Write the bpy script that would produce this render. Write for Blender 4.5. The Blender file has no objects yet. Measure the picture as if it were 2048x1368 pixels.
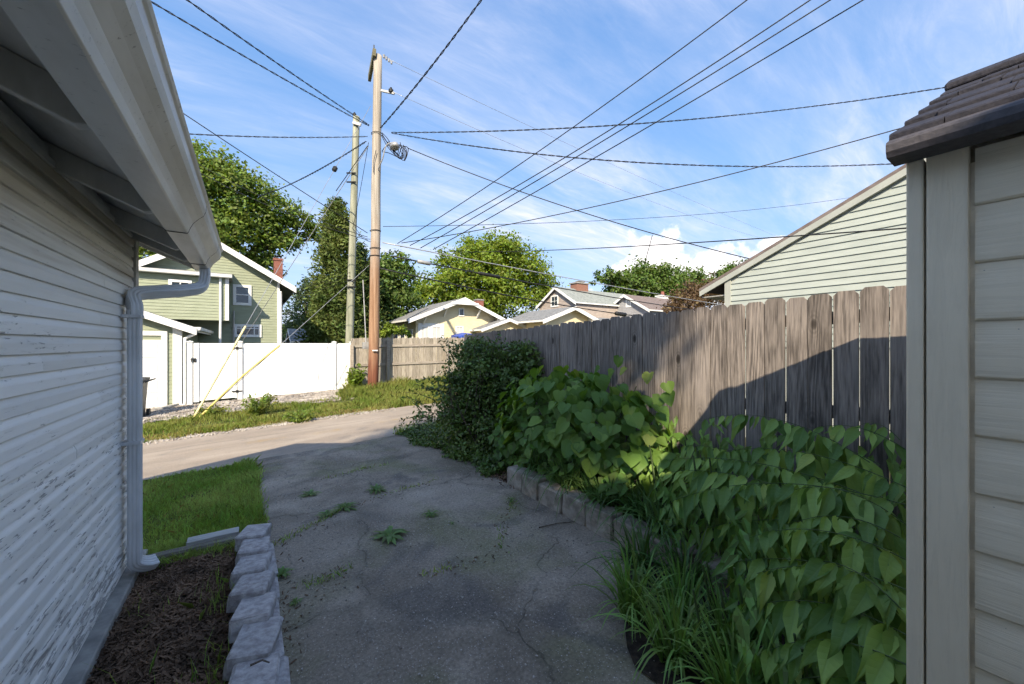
import bpy, math, random
import numpy as np
from mathutils import Vector, Matrix, Euler
R = math.radians
SC = bpy.context.scene
COL = SC.collection
random.seed(7)
RNG = np.random.default_rng(11)

# ------------------------------------------------------------------ camera, sky, sun, exposure
EYE = Vector((0.0, 0.0, 1.6))
YAW = 34.4                      # degrees the camera looks to the right of the yard's long axis (+Y)
FPX = 765.0                     # focal length in pixels of a 2048 px wide picture
cam_d = bpy.data.cameras.new('camera')
cam_d.sensor_width = 36.0
cam_d.lens = 36.0 * FPX / 2048.0
cam_d.shift_y = 4.0 / 2048.0
cam_d.clip_start = 0.05
cam_d.clip_end = 2000
cam = bpy.data.objects.new('camera', cam_d)
COL.objects.link(cam)
cam.location = EYE
cam.rotation_euler = (R(90), 0, R(-YAW))
SC.camera = cam

SUN = Vector((1.0, 1.22, -1.15)).normalized()        # direction the light travels
SUN_EL = math.asin(-SUN.z)
SUN_AZ = math.atan2(-SUN.x, -SUN.y)                  # clockwise from +Y
sun_d = bpy.data.lights.new('sun', 'SUN')
sun_d.energy = 2.25
sun_d.angle = R(0.55)
sun_d.color = (1.0, 0.87, 0.68)
sun = bpy.data.objects.new('sun', sun_d)
COL.objects.link(sun)
sun.rotation_euler = SUN.to_track_quat('-Z', 'Y').to_euler()
sun.location = (-20, -24, 23)

world = bpy.data.worlds.new('World')
SC.world = world
world.use_nodes = True
wn, wl = world.node_tree.nodes, world.node_tree.links
wn.clear()
w_out = wn.new('ShaderNodeOutputWorld')
w_bg = wn.new('ShaderNodeBackground')
w_bg.inputs['Strength'].default_value = 0.15
world.cycles.sampling_method = 'MANUAL'
world.cycles.sample_map_resolution = 256
sky = wn.new('ShaderNodeTexSky')
sky.sky_type = 'NISHITA'
sky.sun_disc = False
sky.sun_elevation = SUN_EL
sky.sun_rotation = SUN_AZ
sky.altitude = 200
sky.air_density = 1.1
sky.dust_density = 0.5
sky.ozone_density = 2.2


def W(kind, **kw):
    n = wn.new(kind)
    for k, v in kw.items():
        setattr(n, k, v)
    return n


def wmath(op, a, b=None, c=None):
    n = W('ShaderNodeMath', operation=op)
    for i, v in enumerate((a, b, c)):
        if v is None:
            continue
        if isinstance(v, (int, float)):
            n.inputs[i].default_value = v
        else:
            wl.new(v, n.inputs[i])
    return n.outputs[0]


w_tc = W('ShaderNodeTexCoord')
w_sep = W('ShaderNodeSeparateXYZ')
wl.new(w_tc.outputs['Generated'], w_sep.inputs[0])
dz = wmath('MAXIMUM', w_sep.outputs['Z'], 0.0)
den = wmath('ADD', dz, 0.16)
cx_ = wmath('DIVIDE', w_sep.outputs['X'], den)
cy_ = wmath('DIVIDE', w_sep.outputs['Y'], den)
w_comb = W('ShaderNodeCombineXYZ')
wl.new(cx_, w_comb.inputs[0])
wl.new(cy_, w_comb.inputs[1])


def wnoise(vec, scale, detail, rough, sc=(1, 1, 1), rot=0.0, loc=(0, 0, 0), dist=0.0):
    m = W('ShaderNodeMapping')
    m.inputs['Scale'].default_value = sc
    m.inputs['Rotation'].default_value = (0, 0, rot)
    m.inputs['Location'].default_value = loc
    wl.new(vec, m.inputs[0])
    n = W('ShaderNodeTexNoise')
    n.inputs['Scale'].default_value = scale
    n.inputs['Detail'].default_value = detail
    n.inputs['Roughness'].default_value = rough
    n.inputs['Distortion'].default_value = dist
    wl.new(m.outputs[0], n.inputs['Vector'])
    return n.outputs['Fac']


def wramp(v, lo, hi):
    n = W('ShaderNodeMapRange', interpolation_type='SMOOTHSTEP')
    n.inputs['From Min'].default_value = lo
    n.inputs['From Max'].default_value = hi
    wl.new(v, n.inputs['Value'])
    return n.outputs['Result']


# high thin cirrus drawn out along the wind, with broad banks where it thickens
streak = wramp(wnoise(w_comb.outputs[0], 1.5, 8, 0.62, (0.55, 1.9, 1), R(-38), (3.1, 0.4, 0), 0.4), 0.30, 0.80)
bank = wramp(wnoise(w_comb.outputs[0], 0.55, 4, 0.5, (1, 1.5, 1), R(-30), (0.2, 4.6, 0), 0.3), 0.40, 0.66)
cirrus = wmath('MULTIPLY', wmath('MULTIPLY_ADD', bank, 0.80, 0.42), streak)
fine = wramp(wnoise(w_comb.outputs[0], 5.5, 6, 0.7, (0.5, 2.2, 1), R(-42), (1, 2, 0), 0.8), 0.36, 0.72)
cirrus = wmath('MULTIPLY', cirrus, wmath('MULTIPLY_ADD', fine, 0.5, 0.62))
# fair-weather cumulus, low on the horizon
cum = None
dirn = w_tc.outputs['Generated']
bump = wnoise(dirn, 16.0, 5, 0.58)
for az, el, rx, rz in ((55.0, 10.0, 7.6, 5.8), (62.0, 8.8, 9.5, 4.8), (47.5, 6.2, 4.0, 2.2), (69.0, 12.2, 3.0, 1.1),
                       (120, 8, 9, 3.2), (-60, 8, 9, 3.5), (215, 8, 9, 3.5)):
    a, e = R(az), R(el)
    c = Vector((math.sin(a) * math.cos(e), math.cos(a) * math.cos(e), math.sin(e)))
    t = Vector((math.cos(a), -math.sin(a), 0))
    vs = W('ShaderNodeVectorMath', operation='SUBTRACT')
    wl.new(dirn, vs.inputs[0])
    vs.inputs[1].default_value = c
    d1 = W('ShaderNodeVectorMath', operation='DOT_PRODUCT')
    wl.new(vs.outputs[0], d1.inputs[0])
    d1.inputs[1].default_value = t
    s2 = W('ShaderNodeSeparateXYZ')
    wl.new(vs.outputs[0], s2.inputs[0])
    front = W('ShaderNodeVectorMath', operation='DOT_PRODUCT')
    wl.new(dirn, front.inputs[0])
    front.inputs[1].default_value = c
    ax = wmath('DIVIDE', d1.outputs['Value'], math.sin(R(rx)))
    azv = wmath('DIVIDE', s2.outputs['Z'], math.sin(R(rz)))
    r2 = wmath('ADD', wmath('MULTIPLY', ax, ax), wmath('MULTIPLY', azv, azv))
    g = wmath('SUBTRACT', 1.0, wmath('SQRT', r2))
    g = wmath('ADD', g, wmath('MULTIPLY_ADD', wmath('GREATER_THAN', front.outputs['Value'], 0.7), 9.0, -9.0))
    cum = g if cum is None else wmath('MAXIMUM', cum, g)
cmask = wramp(wmath('ADD', cum, wmath('MULTIPLY_ADD', bump, 1.9, -1.0)), 0.06, 0.42)
mix1 = W('ShaderNodeMix', data_type='RGBA', blend_type='MIX')
# the camera's soft shoulder: bright low sky rolls off towards pale periwinkle
w_sc = W('ShaderNodeSeparateColor')
wl.new(sky.outputs[0], w_sc.inputs[0])
w_cc = W('ShaderNodeCombineColor')
for i_, (k_, p_) in enumerate(((0.885, 0.58), (0.735, 1.22), (0.765, 2.5))):
    x_ = wmath('MULTIPLY_ADD', w_sc.outputs[i_], p_, 1.0)
    wl.new(wmath('MULTIPLY', wmath('LOGARITHM', x_, math.e), k_), w_cc.inputs[i_])
wl.new(wmath('MULTIPLY', cirrus, 0.88), mix1.inputs[0])
wl.new(w_cc.outputs[0], mix1.inputs[6])
mix1.inputs[7].default_value = (2.0, 2.0, 2.25, 1)
mix2 = W('ShaderNodeMix', data_type='RGBA', blend_type='MIX')
wl.new(wmath('MULTIPLY', cmask, 0.85), mix2.inputs[0])
wl.new(mix1.outputs[2], mix2.inputs[6])
mix2.inputs[7].default_value = (3.1, 2.9, 2.8, 1)
wl.new(mix2.outputs[2], w_bg.inputs['Color'])
wl.new(w_bg.outputs[0], w_out.inputs[0])

SC.view_settings.view_transform = 'Standard'
SC.view_settings.look = 'None'
SC.view_settings.gamma = 1.0
SC.view_settings.use_curve_mapping = False
SC.view_settings.exposure = 1.88
SC.render.engine = 'CYCLES'
SC.cycles.max_bounces = 4
SC.cycles.diffuse_bounces = 3
SC.cycles.glossy_bounces = 2
SC.cycles.transmission_bounces = 3
SC.cycles.transparent_max_bounces = 2
SC.cycles.caustics_reflective = False
SC.cycles.caustics_refractive = False
SC.cycles.use_denoising = True
SC.cycles.use_adaptive_sampling = True
SC.cycles.adaptive_threshold = 0.03

# ------------------------------------------------------------------ geometry helpers
YR = R(YAW)
FWD = Vector((math.sin(YR), math.cos(YR), 0))
RGT = Vector((math.cos(YR), -math.sin(YR), 0))


def ray(px, py):
    return FWD + RGT * ((px - 1024) / FPX) + Vector((0, 0, (688 - py) / FPX))


def at_y(px, py, y):
    d = ray(px, py)
    return EYE + d * (y / d.y)


def at_x(px, py, x):
    d = ray(px, py)
    return EYE + d * (x / d.x)


def at_d(px, py, dist):
    return EYE + ray(px, py) * dist


def sstep(a, b, x):
    t = np.clip((x - a) / (b - a), 0, 1)
    return t * t * (3 - 2 * t)


def gz(x, y):
    """height of the ground: level by the camera, falling a little to the alley, which climbs to the right"""
    far = -0.17 + 0.043 * np.clip(x, -8, 14)
    s = sstep(3.2, 6.9, y)
    return far * s - 0.03 * sstep(9.6, 12, y)


def gnd(x, y, dz_=0.0):
    return Vector((x, y, float(gz(x, y)) + dz_))


def on_ground(px, py):
    d = ray(px, py)
    lo, hi = 0.5, 60.0
    for _ in range(40):
        m = (lo + hi) / 2
        p = EYE + d * m
        if p.z > float(gz(p.x, p.y)):
            lo = m
        else:
            hi = m
    return EYE + d * lo


def setp(o, label=None, cat=None, group=None, kind=None):
    if label:
        o['label'] = label
    if cat:
        o['category'] = cat
    if group:
        o['group'] = group
    if kind:
        o['kind'] = kind
    return o


def thing(name, label, cat, loc=(0, 0, 0), group=None):
    o = bpy.data.objects.new(name, None)
    o.empty_display_size = 0.1
    o.location = loc
    COL.objects.link(o)
    return setp(o, label, cat, group)


def attach(o, parent):
    o.parent = parent
    o.matrix_parent_inverse = Matrix.Translation(parent.location).inverted()
    return o


def link(name, mesh, m=None, parent=None):
    o = bpy.data.objects.new(name, mesh)
    COL.objects.link(o)
    if m is not None and not mesh.materials:
        mesh.materials.append(m)
    if parent is not None:
        attach(o, parent)
    return o


class MB:
    def __init__(s):
        s.v, s.f = [], []

    def add(s, vs, fs):
        n = len(s.v)
        s.v.extend(tuple(p) for p in vs)
        s.f.extend(tuple(i + n for i in f) for f in fs)
        return s

    def box(s, x0, y0, z0, x1, y1, z1):
        x0, x1 = min(x0, x1), max(x0, x1)
        y0, y1 = min(y0, y1), max(y0, y1)
        z0, z1 = min(z0, z1), max(z0, z1)
        return s.add([(x0, y0, z0), (x1, y0, z0), (x1, y1, z0), (x0, y1, z0), (x0, y0, z1), (x1, y0, z1), (x1, y1, z1), (x0, y1, z1)],
                     [(3, 2, 1, 0), (4, 5, 6, 7), (0, 1, 5, 4), (1, 2, 6, 5), (2, 3, 7, 6), (3, 0, 4, 7)])

    def prism(s, poly, ext):
        """poly: planar loop of points, ext: extrusion vector"""
        n = len(poly)
        a = [Vector(p) for p in poly]
        e = Vector(ext)
        nrm = Vector((0, 0, 0))
        for i in range(n):
            nrm += a[i].cross(a[(i + 1) % n])
        if nrm.dot(e) > 0:
            a.reverse()
        b = [p + e for p in a]
        return s.add(a + b, [tuple(range(n)), tuple(range(2 * n - 1, n - 1, -1))] +
                     [(i, i + n, (i + 1) % n + n, (i + 1) % n) for i in range(n)])

    def beam(s, p, q, w, h, up=(0, 0, 1)):
        p, q = Vector(p), Vector(q)
        d = (q - p).normalized()
        sd = d.cross(Vector(up))
        if sd.length < 1e-4:
            sd = Vector((1, 0, 0))
        sd.normalize()
        u = sd.cross(d)
        return s.prism([p + sd * w / 2 + u * h / 2, p - sd * w / 2 + u * h / 2, p - sd * w / 2 - u * h / 2, p + sd * w / 2 - u * h / 2], q - p)

    def tube(s, pts, rad, n=8, cap=True, sq=None):
        pts = [Vector(p) for p in pts]
        k = len(pts)
        rads = rad if isinstance(rad, (list, tuple)) else [rad] * k
        base = len(s.v)
        ref = Vector((0.13, 0.31, 0.94)).normalized()
        prev = None
        for i, p in enumerate(pts):
            d = (pts[min(i + 1, k - 1)] - pts[max(i - 1, 0)]).normalized()
            if prev is None:
                a = d.cross(ref)
                if a.length < 1e-3:
                    a = d.cross(Vector((1, 0, 0)))
            else:
                a = prev - d * prev.dot(d)
            a.normalize()
            prev = a
            b = d.cross(a)
            for j in range(n):
                t = 2 * math.pi * j / n
                ca, sa = math.cos(t), math.sin(t)
                s.v.append(tuple(p + (a * ca + b * sa) * rads[i]))
        for i in range(k - 1):
            for j in range(n):
                s.f.append((base + i * n + j, base + i * n + (j + 1) % n, base + (i + 1) * n + (j + 1) % n, base + (i + 1) * n + j))
        if cap:
            s.f.append(tuple(base + j for j in reversed(range(n))))
            s.f.append(tuple(base + (k - 1) * n + j for j in range(n)))
        return s

    def sweep(s, pts, prof):
        """closed profile (list of (a,b)) swept along pts keeping b close to up"""
        pts = [Vector(p) for p in pts]
        k, n = len(pts), len(prof)
        base = len(s.v)
        prev = None
        for i, p in enumerate(pts):
            d = (pts[min(i + 1, k - 1)] - pts[max(i - 1, 0)]).normalized()
            if prev is None:
                a = d.cross(Vector((0, 0, 1)))
                if a.length < 0.05:
                    a = Vector((0, 1, 0))
            else:
                a = prev - d * prev.dot(d)
            a.normalize()
            prev = a
            b = a.cross(d)
            s.v.extend(tuple(p + a * x + b * y) for x, y in prof)
        for i in range(k - 1):
            for j in range(n):
                s.f.append((base + i * n + j, base + (i + 1) * n + j, base + (i + 1) * n + (j + 1) % n, base + i * n + (j + 1) % n))
        s.f.append(tuple(base + j for j in range(n)))
        s.f.append(tuple(base + (k - 1) * n + j for j in reversed(range(n))))
        return s

    def ribbon(s, pts, widths, side):
        base = len(s.v)
        for p, w in zip(pts, widths):
            p = Vector(p)
            s.v.append(tuple(p - side * w / 2))
            s.v.append(tuple(p + side * w / 2))
        for i in range(len(pts) - 1):
            a = base + 2 * i
            s.f.append((a, a + 1, a + 3, a + 2))
        return s

    def mesh(s, name):
        me = bpy.data.meshes.new(name)
        me.from_pydata(s.v, [], s.f)
        me.update()
        return me

    def build(s, name, m, parent=None, smooth=False, bevel=0.0, fix=False):
        me = s.mesh(name)
        if fix:
            import bmesh
            b = bmesh.new()
            b.from_mesh(me)
            bmesh.ops.recalc_face_normals(b, faces=b.faces)
            b.to_mesh(me)
            b.free()
        if smooth:
            me.polygons.foreach_set('use_smooth', [True] * len(me.polygons))
        o = link(name, me, m, parent)
        if bevel:
            md = o.modifiers.new('edge', 'BEVEL')
            md.width = bevel
            md.segments = 2
            md.limit_method = 'ANGLE'
        return o


def np_mesh(name, V, k):
    """V: (N,k,3) -> N faces of k corners"""
    N = V.shape[0]
    me = bpy.data.meshes.new(name)
    me.vertices.add(N * k)
    me.vertices.foreach_set('co', V.reshape(-1).astype(np.float32))
    me.loops.add(N * k)
    me.loops.foreach_set('vertex_index', np.arange(N * k, dtype=np.int32))
    me.polygons.add(N)
    me.polygons.foreach_set('loop_start', np.arange(0, N * k, k, dtype=np.int32))
    me.update(calc_edges=True)
    me.validate()
    return me


# ------------------------------------------------------------------ materials
class NT:
    def __init__(s, name):
        s.m = bpy.data.materials.new(name)
        s.m.use_nodes = True
        s.n, s.l = s.m.node_tree.nodes, s.m.node_tree.links
        s.n.clear()
        s.out = s.n.new('ShaderNodeOutputMaterial')
        s.b = s.n.new('ShaderNodeBsdfPrincipled')
        s.l.new(s.b.outputs[0], s.out.inputs[0])
        s.tc = s.n.new('ShaderNodeTexCoord')
        s.oi = s.n.new('ShaderNodeObjectInfo')

    def put(s, sock, v):
        if isinstance(v, (int, float)):
            sock.default_value = v
        elif isinstance(v, tuple):
            sock.default_value = v if len(v) != 3 or sock.type == 'VECTOR' else (*v, 1)
        else:
            s.l.new(v, sock)

    def coord(s, scale=(1, 1, 1), rnd=0.0, kind='Object', loc=(0, 0, 0)):
        src = s.tc.outputs[kind]
        if rnd:
            c = s.n.new('ShaderNodeVectorMath')
            c.operation = 'SCALE'
            c.inputs[0].default_value = (rnd, rnd * 1.7, rnd * 0.6)
            s.l.new(s.oi.outputs['Random'], c.inputs['Scale'])
            a = s.n.new('ShaderNodeVectorMath')
            a.operation = 'ADD'
            s.l.new(src, a.inputs[0])
            s.l.new(c.outputs[0], a.inputs[1])
            src = a.outputs[0]
        m = s.n.new('ShaderNodeMapping')
        m.inputs['Scale'].default_value = scale
        m.inputs['Location'].default_value = loc
        s.l.new(src, m.inputs[0])
        return m.outputs[0]

    def noise(s, vec, scale=1.0, detail=5.0, rough=0.55, dist=0.0):
        n = s.n.new('ShaderNodeTexNoise')
        s.put(n.inputs['Scale'], scale)
        n.inputs['Detail'].default_value = detail
        n.inputs['Roughness'].default_value = rough
        n.inputs['Distortion'].default_value = dist
        s.l.new(vec, n.inputs['Vector'])
        return n.outputs['Fac']

    def vor(s, vec, scale=1.0, feature='F1', out='Distance', rand=1.0):
        n = s.n.new('ShaderNodeTexVoronoi')
        n.feature = feature
        n.inputs['Scale'].default_value = scale
        n.inputs['Randomness'].default_value = rand
        s.l.new(vec, n.inputs['Vector'])
        return n.outputs[out]

    def math(s, op, a, b=None, c=None):
        n = s.n.new('ShaderNodeMath')
        n.operation = op
        for i, v in enumerate((a, b, c)):
            if v is not None:
                s.put(n.inputs[i], v)
        return n.outputs[0]

    def rng(s, v, a, b, c=0.0, d=1.0, smooth=True):
        n = s.n.new('ShaderNodeMapRange')
        n.interpolation_type = 'SMOOTHSTEP' if smooth else 'LINEAR'
        s.put(n.inputs['Value'], v)
        for k, x in (('From Min', a), ('From Max', b), ('To Min', c), ('To Max', d)):
            n.inputs[k].default_value = x
        return n.outputs['Result']

    def mix(s, f, a, b, mode='MIX'):
        n = s.n.new('ShaderNodeMix')
        n.data_type = 'RGBA'
        n.blend_type = mode
        s.put(n.inputs[0], f)
        s.put(n.inputs[6], a)
        s.put(n.inputs[7], b)
        return n.outputs[2]

    def val(s, col, v, hue=0.5, sat=1.0):
        n = s.n.new('ShaderNodeHueSaturation')
        s.put(n.inputs['Color'], col)
        s.put(n.inputs['Value'], v)
        s.put(n.inputs['Hue'], hue)
        s.put(n.inputs['Saturation'], sat)
        return n.outputs[0]

    def sep(s, vec):
        n = s.n.new('ShaderNodeSeparateXYZ')
        s.l.new(vec, n.inputs[0])
        return n.outputs

    def bump(s, h, strength=0.3, dist=0.01, prev=None):
        n = s.n.new('ShaderNodeBump')
        n.inputs['Strength'].default_value = strength
        n.inputs['Distance'].default_value = dist
        s.put(n.inputs['Height'], h)
        if prev is not None:
            s.l.new(prev, n.inputs['Normal'])
        return n.outputs[0]

    def done(s, col, rough=0.7, normal=None, spec=0.3, metal=0.0):
        s.put(s.b.inputs['Base Color'], col)
        s.put(s.b.inputs['Roughness'], rough)
        s.b.inputs['Specular IOR Level'].default_value = spec
        s.b.inputs['Metallic'].default_value = metal
        if normal is not None:
            s.l.new(normal, s.b.inputs['Normal'])
        return s.m


def simple(name, c1, c2, scale=6, stretch=(1, 1, 1), rough=0.6, bump=0.15, rnd=0.0, var=0.0, spec=0.3, dist=0.005, lo=0.3, hi=0.7, metal=0.0):
    t = NT(name)
    n = t.noise(t.coord(stretch, rnd), scale, 6, 0.6)
    col = t.mix(t.rng(n, lo, hi), c1, c2)
    if var:
        col = t.val(col, t.rng(t.oi.outputs['Random'], 0, 1, 1 - var, 1 + var, False))
    return t.done(col, rough, t.bump(n, bump, dist) if bump else None, spec, metal)


def m_peel():
    t = NT('peeling white paint')
    along = t.coord((60, 9.0, 60), 3.0)
    n1 = t.noise(along, 1.0, 8, 0.66, 0.4)
    big = t.noise(t.coord((1.2, 0.9, 2.6)), 1.0, 4, 0.55)
    z = t.sep(t.tc.outputs['Object'])[2]
    low = t.rng(z, 0.6, 1.9, 0.060, -0.015)
    thr = t.math('ADD', t.math('ADD', n1, t.math('MULTIPLY', t.math('SUBTRACT', big, 0.5), 0.42)), low)
    peel = t.rng(thr, 0.640, 0.680)
    edge = t.rng(thr, 0.585, 0.645)
    dirt = t.noise(t.coord((2.5, 0.5, 9), 1.0), 1.0, 5, 0.6)
    rust = t.noise(t.coord((1.5, 0.25, 5.0)), 1.0, 5, 0.6)
    paint = t.mix(t.rng(dirt, 0.35, 0.75), (0.86, 0.84, 0.80), (0.76, 0.735, 0.675))
    paint = t.mix(t.math('MULTIPLY', t.rng(rust, 0.42, 0.66), t.rng(z, 1.45, 2.1, 0.0, 0.85)), paint, (0.33, 0.275, 0.20))
    wood = t.mix(t.noise(along, 3.0, 5, 0.6), (0.22, 0.21, 0.20), (0.50, 0.48, 0.45))
    col = t.mix(peel, paint, wood)
    col = t.val(col, t.rng(t.oi.outputs['Random'], 0, 1, 0.92, 1.05, False))
    hgt = t.math('SUBTRACT', t.math('MULTIPLY', n1, 0.15), edge)
    return t.done(col, 0.62, t.bump(hgt, 0.38, 0.004), 0.25)


def m_wood(name, c1, c2, c3, axis='z', knots=True, fine=1.0, rough=0.85, bump=0.5):
    t = NT(name)
    st = {'z': (9, 9, 0.55), 'x': (0.55, 9, 9), 'y': (9, 0.55, 9)}[axis]
    v = t.coord(st, 9.0)
    n = t.noise(v, 0.55 * fine, 2, 0.4, 0.25)
    rings = t.math('SINE', t.math('MULTIPLY', n, 95.0))
    st2 = tuple(a * 6 for a in st)
    fib = t.noise(t.coord(st2, 9.0), 1.5 * fine, 4, 0.6)
    blot = t.noise(t.coord((2.2, 2.2, 1.1), 4.0), 1.0, 4, 0.55)
    g = t.math('MULTIPLY_ADD', rings, 0.06, t.math('MULTIPLY_ADD', fib, 0.75, t.math('MULTIPLY', blot, 0.35)))
    col = t.mix(t.rng(g, 0.30, 0.80), c1, c2)
    col = t.mix(t.rng(blot, 0.48, 0.72), col, c3)
    h = t.math('MULTIPLY_ADD', rings, 0.25, fib)
    if knots:
        kc = t.coord((7.2, 7.2, 3.6), 9.0)
        k = t.vor(kc, 0.62)
        knot = t.rng(k, 0.05, 0.13, 1.0, 0.0)
        kr = t.math('SINE', t.math('MULTIPLY', k, 90.0))
        kh = t.rng(k, 0.10, 0.30, 1.0, 0.0)
        col = t.mix(t.math('MULTIPLY', kh, t.rng(kr, -1, 1, 0.0, 0.42)), col, c1)
        col = t.mix(t.math('MULTIPLY', knot, 0.85), col, (0.035, 0.028, 0.022))
        h = t.math('SUBTRACT', h, t.math('MULTIPLY', knot, 0.8))
    col = t.val(col, t.rng(t.oi.outputs['Random'], 0, 1, 0.78, 1.2, False))
    return t.done(col, rough, t.bump(h, bump, 0.003), 0.15)


def m_leaf(name, c1, c2, veins=True, trans=0.28, rough=0.5, freq=62.0, obj_var=True, hue=0.02, blotch=True):
    t = NT(name)
    r = t.oi.outputs['Random'] if obj_var else t.noise(t.coord(), 1.3, 3, 0.6)
    col = t.mix(t.rng(r, 0.1, 0.95) if obj_var else t.rng(r, 0.3, 0.7), c1, c2)
    if not obj_var:
        gi = t.n.new('ShaderNodeNewGeometry')
        col = t.val(col, t.rng(gi.outputs['Random Per Island'], 0, 1, 0.62, 1.42, False), t.rng(gi.outputs['Random Per Island'], 0, 1, 0.5 - hue, 0.5 + hue, False))
    if obj_var:
        col = t.mix(t.rng(r, 0.955, 0.975, 0.0, 0.4), col, (0.32, 0.31, 0.06))
    nrm = None
    if veins:
        x, y, z = t.sep(t.tc.outputs['Object'])
        ax = t.math('ABSOLUTE', x)
        ph = t.math('MULTIPLY', t.math('SUBTRACT', y, t.math('MULTIPLY', ax, 0.75)), freq)
        w = t.math('SINE', ph)
        side = t.rng(w, 0.90, 1.0, 0.0, 0.6)
        mid = t.rng(ax, 0.006, 0.020, 1.0, 0.0)
        vein = t.math('MAXIMUM', side, mid)
        col = t.mix(t.math('MULTIPLY', vein, 0.16), col, (0.20, 0.30, 0.10))
        pil = t.math('MULTIPLY', w, -0.5)
        if blotch:
            bl = t.noise(t.coord((1, 1, 1), 5.0), 22, 4, 0.6)
            col = t.mix(t.rng(bl, 0.66, 0.78, 0.0, 0.5), col, (0.17, 0.15, 0.05))
        nrm = t.bump(t.math('MULTIPLY_ADD', pil, 0.15, t.math('MULTIPLY', vein, -1.0)), 0.2, 0.012)
    t.done(col, rough, nrm, 0.35)
    tr = t.n.new('ShaderNodeBsdfTranslucent')
    t.put(tr.inputs[0], t.val(col, 1.5, 0.485, 1.15))
    mx = t.n.new('ShaderNodeMixShader')
    mx.inputs[0].default_value = trans
    t.l.new(t.b.outputs[0], mx.inputs[1])
    t.l.new(tr.outputs[0], mx.inputs[2])
    t.l.new(mx.outputs[0], t.out.inputs[0])
    return t.m


def m_concrete():
    t = NT('stained driveway concrete')
    c = t.coord()
    big = t.noise(c, 0.85, 4, 0.55, 0.6)
    mid = t.noise(t.coord(loc=(4, 1, 0)), 2.1, 6, 0.62, 0.3)
    fin = t.noise(c, 55, 5, 0.7)
    gr = t.noise(t.coord(loc=(9, 3, 0)), 0.9, 4, 0.6, 0.5)
    col = t.mix(t.rng(big, 0.34, 0.66), (0.165, 0.138, 0.106), (0.290, 0.248, 0.196))
    col = t.mix(t.rng(mid, 0.42, 0.74, 0.0, 0.55), col, (0.40, 0.345, 0.275))
    col = t.mix(t.rng(gr, 0.48, 0.66, 0.0, 0.6), col, (0.150, 0.155, 0.070))
    dark = t.noise(t.coord(loc=(2, 7, 0)), 1.6, 3, 0.5, 0.8)
    col = t.mix(t.rng(dark, 0.54, 0.70, 0.0, 0.6), col, (0.100, 0.094, 0.088))
    sp = t.vor(c, 42)
    spc = t.vor(c, 42, 'F1', 'Color')
    chip = t.math('MULTIPLY', t.rng(sp, 0.13, 0.20, 1.0, 0.0), t.math('GREATER_THAN', t.sep(spc)[0], 0.90))
    col = t.mix(t.math('MULTIPLY', chip, 0.75), col, (0.55, 0.51, 0.46))
    sp2 = t.vor(t.coord(loc=(3, 3, 0)), 95)
    sc2 = t.vor(t.coord(loc=(3, 3, 0)), 95, 'F1', 'Color')
    chip2 = t.math('MULTIPLY', t.rng(sp2, 0.22, 0.32, 1.0, 0.0), t.math('GREATER_THAN', t.sep(sc2)[1], 0.62))
    col = t.mix(t.math('MULTIPLY', chip2, 0.5), col, (0.46, 0.43, 0.40))
    warp = t.n.new('ShaderNodeVectorMath')
    warp.operation = 'ADD'
    wob = t.n.new('ShaderNodeTexNoise')
    wob.inputs['Scale'].default_value = 3.2
    wob.inputs['Detail'].default_value = 6
    t.l.new(c, wob.inputs['Vector'])
    sc = t.n.new('ShaderNodeVectorMath')
    sc.operation = 'SCALE'
    sc.inputs['Scale'].default_value = 0.42
    t.l.new(wob.outputs['Color'], sc.inputs[0])
    t.l.new(t.coord((1, 1, 0.01), loc=(0.35, 0.2, 0)), warp.inputs[0])
    t.l.new(sc.outputs[0], warp.inputs[1])
    cr = t.vor(warp.outputs[0], 0.62, 'DISTANCE_TO_EDGE')
    crack = t.math('MULTIPLY', t.rng(cr, 0.0012, 0.0040, 1.0, 0.0), t.rng(t.noise(t.coord(loc=(5, 8, 0)), 1.4, 3, 0.5), 0.42, 0.56))
    damp = t.rng(cr, 0.0, 0.05, 0.22, 0.0)
    col = t.mix(damp, col, (0.085, 0.080, 0.062))
    col = t.mix(t.math('MULTIPLY', crack, 0.4), col, (0.018, 0.017, 0.014))
    col = t.val(col, t.rng(fin, 0.25, 0.75, 0.55, 1.45, False))
    h = t.math('ADD', t.math('MULTIPLY', fin, 0.7), t.math('ADD', t.math('MULTIPLY', chip, 0.4), t.math('MULTIPLY', crack, -2.0)))
    return t.done(col, 0.88, t.bump(h, 0.55, 0.006), 0.25)


def m_alley():
    t = NT('worn alley paving')
    c = t.coord()
    big = t.noise(t.coord((0.35, 1.6, 1)), 1.0, 5, 0.6, 0.4)
    fin = t.noise(c, 60, 4, 0.7)
    mid = t.noise(c, 4.0, 6, 0.65)
    col = t.mix(t.rng(big, 0.32, 0.70), (0.275, 0.228, 0.180), (0.385, 0.325, 0.260))
    col = t.mix(t.rng(mid, 0.5, 0.75, 0.0, 0.5), col, (0.20, 0.185, 0.165))
    y = t.sep(c)[1]
    sx = t.noise(t.coord((0.9, 0.2, 1)), 1.0, 4, 0.6)
    line = t.math('ABSOLUTE', t.math('SUBTRACT', y, t.math('MULTIPLY_ADD', sx, 0.35, 8.05)))
    straw = t.math('MULTIPLY', t.rng(line, 0.03, 0.16, 1.0, 0.0), t.rng(t.noise(c, 1.1, 4, 0.6), 0.5, 0.66))
    col = t.mix(t.math('MULTIPLY', straw, 0.6), col, (0.36, 0.25, 0.10))
    seam = t.rng(t.math('ABSOLUTE', t.math('SUBTRACT', y, t.math('MULTIPLY_ADD', t.noise(c, 1.5, 4, 0.6), 0.12, 8.65))), 0.004, 0.016, 0.55, 0.0)
    col = t.mix(seam, col, (0.10, 0.09, 0.08))
    col = t.val(col, t.rng(fin, 0.25, 0.75, 0.78, 1.22, False))
    return t.done(col, 0.9, t.bump(fin, 0.5, 0.006), 0.2)


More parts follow.
